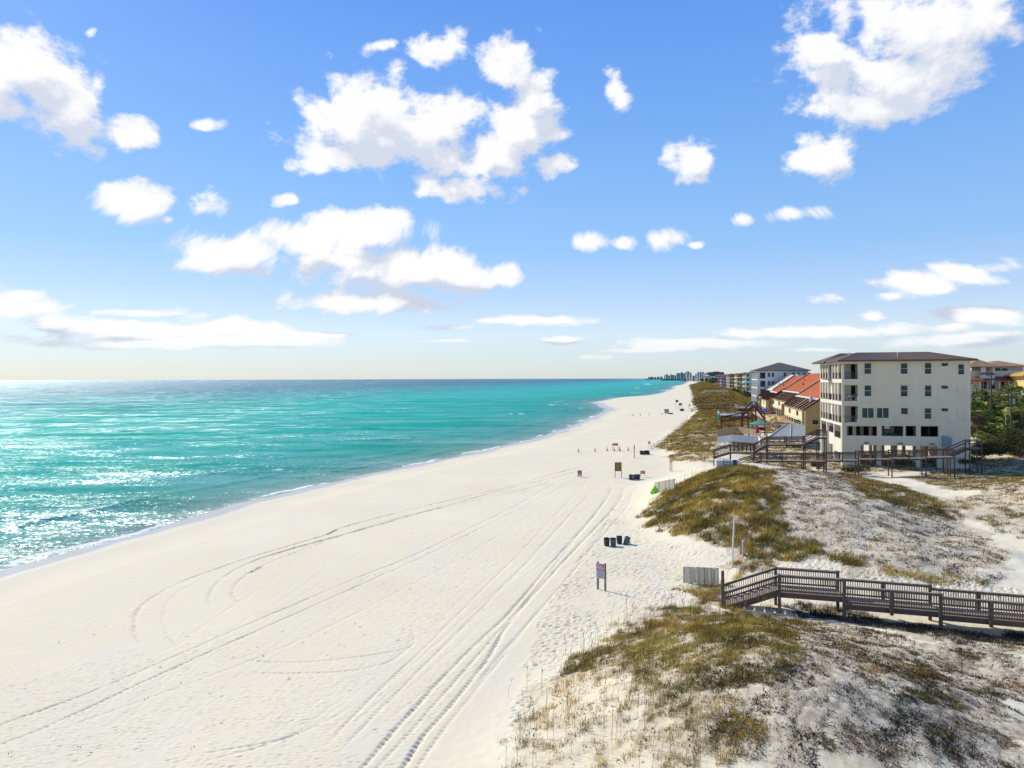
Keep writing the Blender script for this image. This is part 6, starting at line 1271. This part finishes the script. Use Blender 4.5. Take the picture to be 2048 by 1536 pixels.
# sea oats: tall thin stalks with seed heads, on the seaward edge
def oats(polyk, n, seed):
    rg = np.random.default_rng(seed); P = np.array(Z[polyk]); x0, y0 = P.min(0); x1, y1 = P.max(0); x = rg.uniform(x0-1, x1+1, n*8); y = rg.uniform(y0-1, y1+1, n*8); ok = in_poly(x+rg.normal(0, .8, n*8), y, Z[polyk]); x = x[ok][:n]; y = y[ok][:n]; V_ = []; Fq = []; C_ = []
    for i in range(len(x)):
        h = rg.uniform(.9, 1.7); bx, by = x[i], y[i]; z = h0(bx, by); dx, dy = rg.normal(.12, .12), rg.normal(0, .1); pr = None
        for (t0, t1, w0, w1) in ((0, .5, .007, .006), (.5, .85, .006, .005), (.85, 1.0, .016, .008)):
            for ax in ((1, 0), (0, 1)):
                b = len(V_); p = lambda t_, w_, s: (bx+dx*h*t_*t_+ax[0]*w_*s, by+dy*h*t_*t_+ax[1]*w_*s, z+h*t_*(1-.06*t_)); V_ += [p(t0, w0, -1), p(t0, w0, 1), p(t1, w1, 1), p(t1, w1, -1)]; Fq += [b, b+1, b+2, b+3]; c = (.42, .33, .18) if t0 < .8 else (.36, .26, .13); C_ += [c]*4
    return put('sea_oats', np_mesh('sea_oats', np.array(V_), Fq, 4, MATS['grass_blades'], cols=np.array(C_)))
for k, n, s in (('near_edge', 240, 1), ('mid_core', 200, 2), ('stair_foot', 40, 3)): o = oats(k, n, s); o['kind'] = 'stuff'; o['label'] = 'tall thin sea oat stalks'
# small dark litter (shells, weed) on the beach
def litter(poly, n, seed):
    P = np.array(wpoly(poly)); rg = np.random.default_rng(seed); x = rg.uniform(P[:, 0].min(), P[:, 0].max(), n*3); y = rg.uniform(P[:, 1].min(), P[:, 1].max(), n*3); ok = in_poly(x, y, [tuple(p) for p in P]); x, y = x[ok][:n], y[ok][:n]
    blades('beach_wrack', 'scraps of dry weed on the sand', x, y, .03, .08, 5, .03, .04, PAL_B, seed, 1.2)
def along(pts, n, seed, off=.3):
    P = smooth_line([G(*p)[:2] for p in pts], 40); rg = np.random.default_rng(seed); k = rg.integers(0, len(P), n*3); w_ = fbm(k/26.0, k*0+.5, 2, seed); k = k[w_+rg.normal(0, .22, len(k)) > .12][:n]; blades('beach_wrack', 'dark dry weed caught in the old tyre tracks', P[k, 0]+rg.normal(0, off, len(k)), P[k, 1]+rg.normal(0, off, len(k)), .02, .06, 4, .04, .06, PAL_D*1.2, seed, 1.3)
along([(1165,933),(1100,950),(1024,972.5),(850,1012),(700,1050),(650,1070),(560,1098)], 330, 3, .12)
along([(1165,940),(1100,957),(1024,976),(860,1020),(700,1065),(575,1100),(495,1127)], 420, 4, .14)
along([(900,1012),(780,1040),(590,1105),(500,1145)], 120, 6, .12)
litter([(0, 1520), (0, 1200), (500, 1130), (1000, 1000), (1250, 1050), (1000, 1450), (800, 1536)], 220, 5)
# ================================================================ palms and bushes
def fan_palm_mesh(h, seed, nf=64, R_=1.35, dead=16):
    rg = random.Random(seed); V_, F_, C_ = [], [], []
    for k in range(nf+dead):
        dd = k >= nf; az_ = rg.uniform(0, 2*math.pi); el_ = R(rg.uniform(-25, 75)) if not dd else R(rg.uniform(-80, -45)); L_ = R_*rg.uniform(.6, 1.0); d = Vector((math.cos(az_)*math.cos(el_), math.sin(az_)*math.cos(el_), math.sin(el_)))
        side = d.cross(Vector((0, 0, 1))).normalized(); up = side.cross(d).normalized(); root = Vector((0, 0, h)); tip = root+d*L_; droop = Vector((0, 0, -1))
        col = rg.choice([(.13, .17, .04), (.20, .24, .06), (.32, .33, .10), (.08, .12, .03)]) if not dd else rg.choice([(.20, .15, .08), (.14, .10, .06)])
        b = len(V_); V_ += [tuple(root-side*.02), tuple(root+side*.02), tuple(tip+side*.015), tuple(tip-side*.015)]; F_.append((b, b+1, b+2, b+3)); C_ += [(.15, .16, .06)]*4
        n = 15; bl = rg.uniform(.7, 1.0)
        for j in range(n):
            a = R(-115+230*j/(n-1)); dr = (d*math.cos(a)+side*math.sin(a)+up*.15).normalized(); m_ = tip+dr*bl*.55; e_ = tip+dr*bl*.9+droop*.45*bl; pw_ = dr.cross(up).normalized()*.03*R_
            b = len(V_); V_ += [tuple(tip), tuple(m_-pw_), tuple(e_), tuple(m_+pw_)]; F_.append((b, b+1, b+2, b+3)); s = rg.uniform(.7, 1.3); C_ += [tuple(c*s for c in col)]*4
    return np_mesh('crown', np.array(V_), np.array(F_).ravel(), 4, MATS['leaf_faces'], cols=np.array(C_))
TRK = mat('palm_trunk', (.13, .10, .075), .9, .3, 6, .6, 18)
def palm(label, px, py_top, Y, s=1.0, seed=1, h=None, group='palms right of the big building', zb=None):
    x = W(px, py_top, Y)[0]; zb = h0(x, Y) if zb is None else zb; top = zpx(py_top, px, Y); hh = max(1.2, top-zb-1.5*s); o = thing('palm_tree', label, 'palm tree', (x, Y, zb), 0, group)
    f = MB(); pr = [(.24, -.3), (.26, .1), (.19, .5)]+[(.17+.03*(k % 2), .5+(hh-.5)*k/16) for k in range(1, 17)]; f.lathe([(a*s, b) for a, b in pr], 12); f.build('trunk', TRK, o)
    put('crown', fan_palm_mesh(hh, seed, R_=1.35*s), o); return o
palm('dark palm with a bare trunk in the shade of the big building', 1956, 798, 128, 1.7, 1, zb=3.2); palm('sunlit palm at the bend of the dune, lowest at the right', 1990, 852, 130, 2.3, 2, zb=3.4); palm('bushy palm right of the dark palm', 1975, 850, 127, 1.4, 12, zb=3.4)
palm('broad sunlit palm with dead skirt leaves above the lowest one', 1998, 815, 137, 2.3, 3, zb=3.3); palm('palm with a short thick trunk in front of the villa', 1986, 785, 150, 1.9, 4, zb=3.3); palm('palm left of the grey utility pole', 2003, 787, 148, 1.7, 5, zb=3.3)
palm('palm right of the grey utility pole', 2030, 786, 140, 1.9, 6, zb=3.3); palm('palm at the very right edge by the pavilion', 2046, 795, 136, 1.9, 7, zb=3.3); palm('dark palm in front of the yellow house', 2016, 768, 148, 1.5, 8, zb=3.3); palm('small palm against the villa porch', 1962, 779, 152, 1.3, 9, zb=3.3); palm('palm under the yellow house chimney', 2040, 772, 145, 1.3, 10, zb=3.3)
palm('shaded palm at the right edge above the slope', 2032, 862, 122, 1.7, 11, zb=3.4)
def bush(label, px, py, Y, rx, ry, rz_, n, seed, cols, leaf=.12, cat='shrub', group=None, name='shrub', zb=None):
    x = W(px, py, Y)[0]; zb = h0(x, Y) if zb is None else zb; o = thing(name, label, cat, (x, Y, zb), 0, group); rg = np.random.default_rng(seed); nc = max(6, n//160); cc = rg.normal(0, .45, (nc, 3))*[rx, ry, rz_*.6]; cc[:, 2] = np.abs(cc[:, 2])+rz_*.35; ci = rg.integers(0, nc, n)
    c = cc[ci]+rg.normal(0, .17, (n, 3))*[rx, ry, rz_]; c[:, 2] = np.maximum(c[:, 2], .05); d1 = rg.normal(0, 1, (n, 3)); d1 /= np.linalg.norm(d1, axis=1)[:, None]; d2 = np.cross(d1, rg.normal(0, 1, (n, 3))); d2 /= np.linalg.norm(d2, axis=1)[:, None]; L_ = leaf*rg.uniform(.6, 1.4, (n, 1))
    co = np.stack([c-d1*L_, c+d2*L_*.5, c+d1*L_, c-d2*L_*.5], 1); pal = np.array(cols); tone = rg.integers(0, len(cols), nc)[ci]; col = pal[np.where(rg.random(n) < .7, tone, rg.integers(0, len(cols), n))]*rg.uniform(.75, 1.25, (n, 1))
    put('foliage', np_mesh('foliage', co.reshape(-1, 3), np.arange(n*4), 4, MATS['leaf_faces'], cols=np.repeat(col, 4, 0)), o)
    f = MB()
    for k in range(7): q = cc[k % nc]*.8; f.tube((rg.normal(0, .1), rg.normal(0, .1), -.2), (q[0], q[1], max(.3, q[2])), .05, .015, 5)
    f.build('stem', TRK, o)
GC = [(.09, .12, .035), (.15, .165, .05), (.065, .08, .03), (.22, .21, .08)]; BC = [(.07, .06, .035), (.10, .08, .05), (.05, .05, .028)]
bush('dark leafy shrub left of the lowest sunlit palm', 1966, 893, 113, 2.2, 2.0, 1.7, 5200, 1, GC+BC, zb=3.3); bush('grey-brown shrub under the lowest sunlit palm', 2002, 903, 116, 3.2, 2, 1.8, 5200, 2, BC+GC, zb=3.2)
bush('broad dark shrub at the right edge of the slope', 2036, 885, 118, 3.6, 3, 3.4, 7000, 3, GC+BC, zb=3.3); bush('dry brown thicket between the villa and the shaded palm', 1972, 800, 140, 4.5, 3, 5.6, 6000, 4, BC, .16, zb=3.3); bush('low shrub in the shadow beneath the end wall steps', 1935, 912, 106, 2.6, 1.6, 1.0, 3000, 5, GC+BC, zb=3.0)
bush('green shrub mass right of the broad sunlit palm', 2022, 835, 134, 3.0, 2.5, 2.6, 4000, 6, GC, zb=3.3); bush('dark tree against the left wall of the villa', 1946, 790, 150, 2.4, 2.4, 8.0, 4000, 7, GC, .2, name='small_tree', cat='tree', zb=3.3)
bush('hedge of green trees beside the yellow house', 2040, 775, 158, 6, 3, 9.5, 7000, 8, GC, .22, name='small_tree', cat='tree', zb=3.3); bush('round green hedge on the lawn', 2040, 820, 170, 2.2, 2, 2.5, 3000, 9, GC, .15, zb=3.5)
for i, (px, py, r) in enumerate([(1478, 786, 3.5), (1488, 790, 3.8), (1470, 783, 3.2), (1497, 795, 3)]): p = G(px, py); bush('rounded green-brown bush at the feet of the tall beach houses, number %s from the left' % ('two', 'three', 'one', 'four')[i], px, py, p[1], r, r, 3.0, 2200, 20+i, GC+[(.16, .15, .03)], .25, group='bushes before the tall beach houses')
bush('dark bush by the podium pier of the big building', 1640, 905, 106, 1.2, 1, 1.2, 1500, 31, GC, .1); bush('low green bush under the long dark boardwalk', 1700, 935, 104, 2.2, 1.2, .8, 2000, 32, GC, .1)
# far inland woods reaching the skyline
rg = np.random.default_rng(77)
def wood(u0, u1, v0, v1, n, hh, leaf, seed):
    rg = np.random.default_rng(seed); nt_ = n//60; tu = rg.uniform(u0, u1, nt_); tv = rg.uniform(v0, v1, nt_); x, y = tu*SA+tv*CA, tu*CA-tv*SA; th = rg.uniform(.6, 1.1, nt_)*hh; k = rg.integers(0, nt_, n)
    c = np.stack([x[k]+rg.normal(0, hh*.28, n), y[k]+rg.normal(0, hh*.28, n), 3.2+th[k]*rg.uniform(.15, 1, n)], -1); d1 = rg.normal(0, 1, (n, 3)); d1 /= np.linalg.norm(d1, axis=1)[:, None]; d2 = np.cross(d1, rg.normal(0, 1, (n, 3))); d2 /= np.linalg.norm(d2, axis=1)[:, None]; L_ = leaf*rg.uniform(.6, 1.4, (n, 1))
    co = np.stack([c-d1*L_, c+d2*L_*.6, c+d1*L_, c-d2*L_*.6], 1); pal = np.array(GC); tone = rg.integers(0, 4, nt_)[k]; col = pal[tone]*rg.uniform(.75, 1.25, (n, 1)); o = put('distant_woods', np_mesh('distant_woods', co.reshape(-1, 3), np.arange(n*4), 4, MATS['leaf_faces'], cols=np.repeat(col, 4, 0))); o['kind'] = 'stuff'; o['label'] = 'far woods behind the beach houses'
wood(330, 900, 85, 420, 60000, 9, .9, 1); wood(900, 3500, 60, 1600, 60000, 12, 3.0, 2); wood(150, 330, 112, 300, 40000, 8, .5, 3)
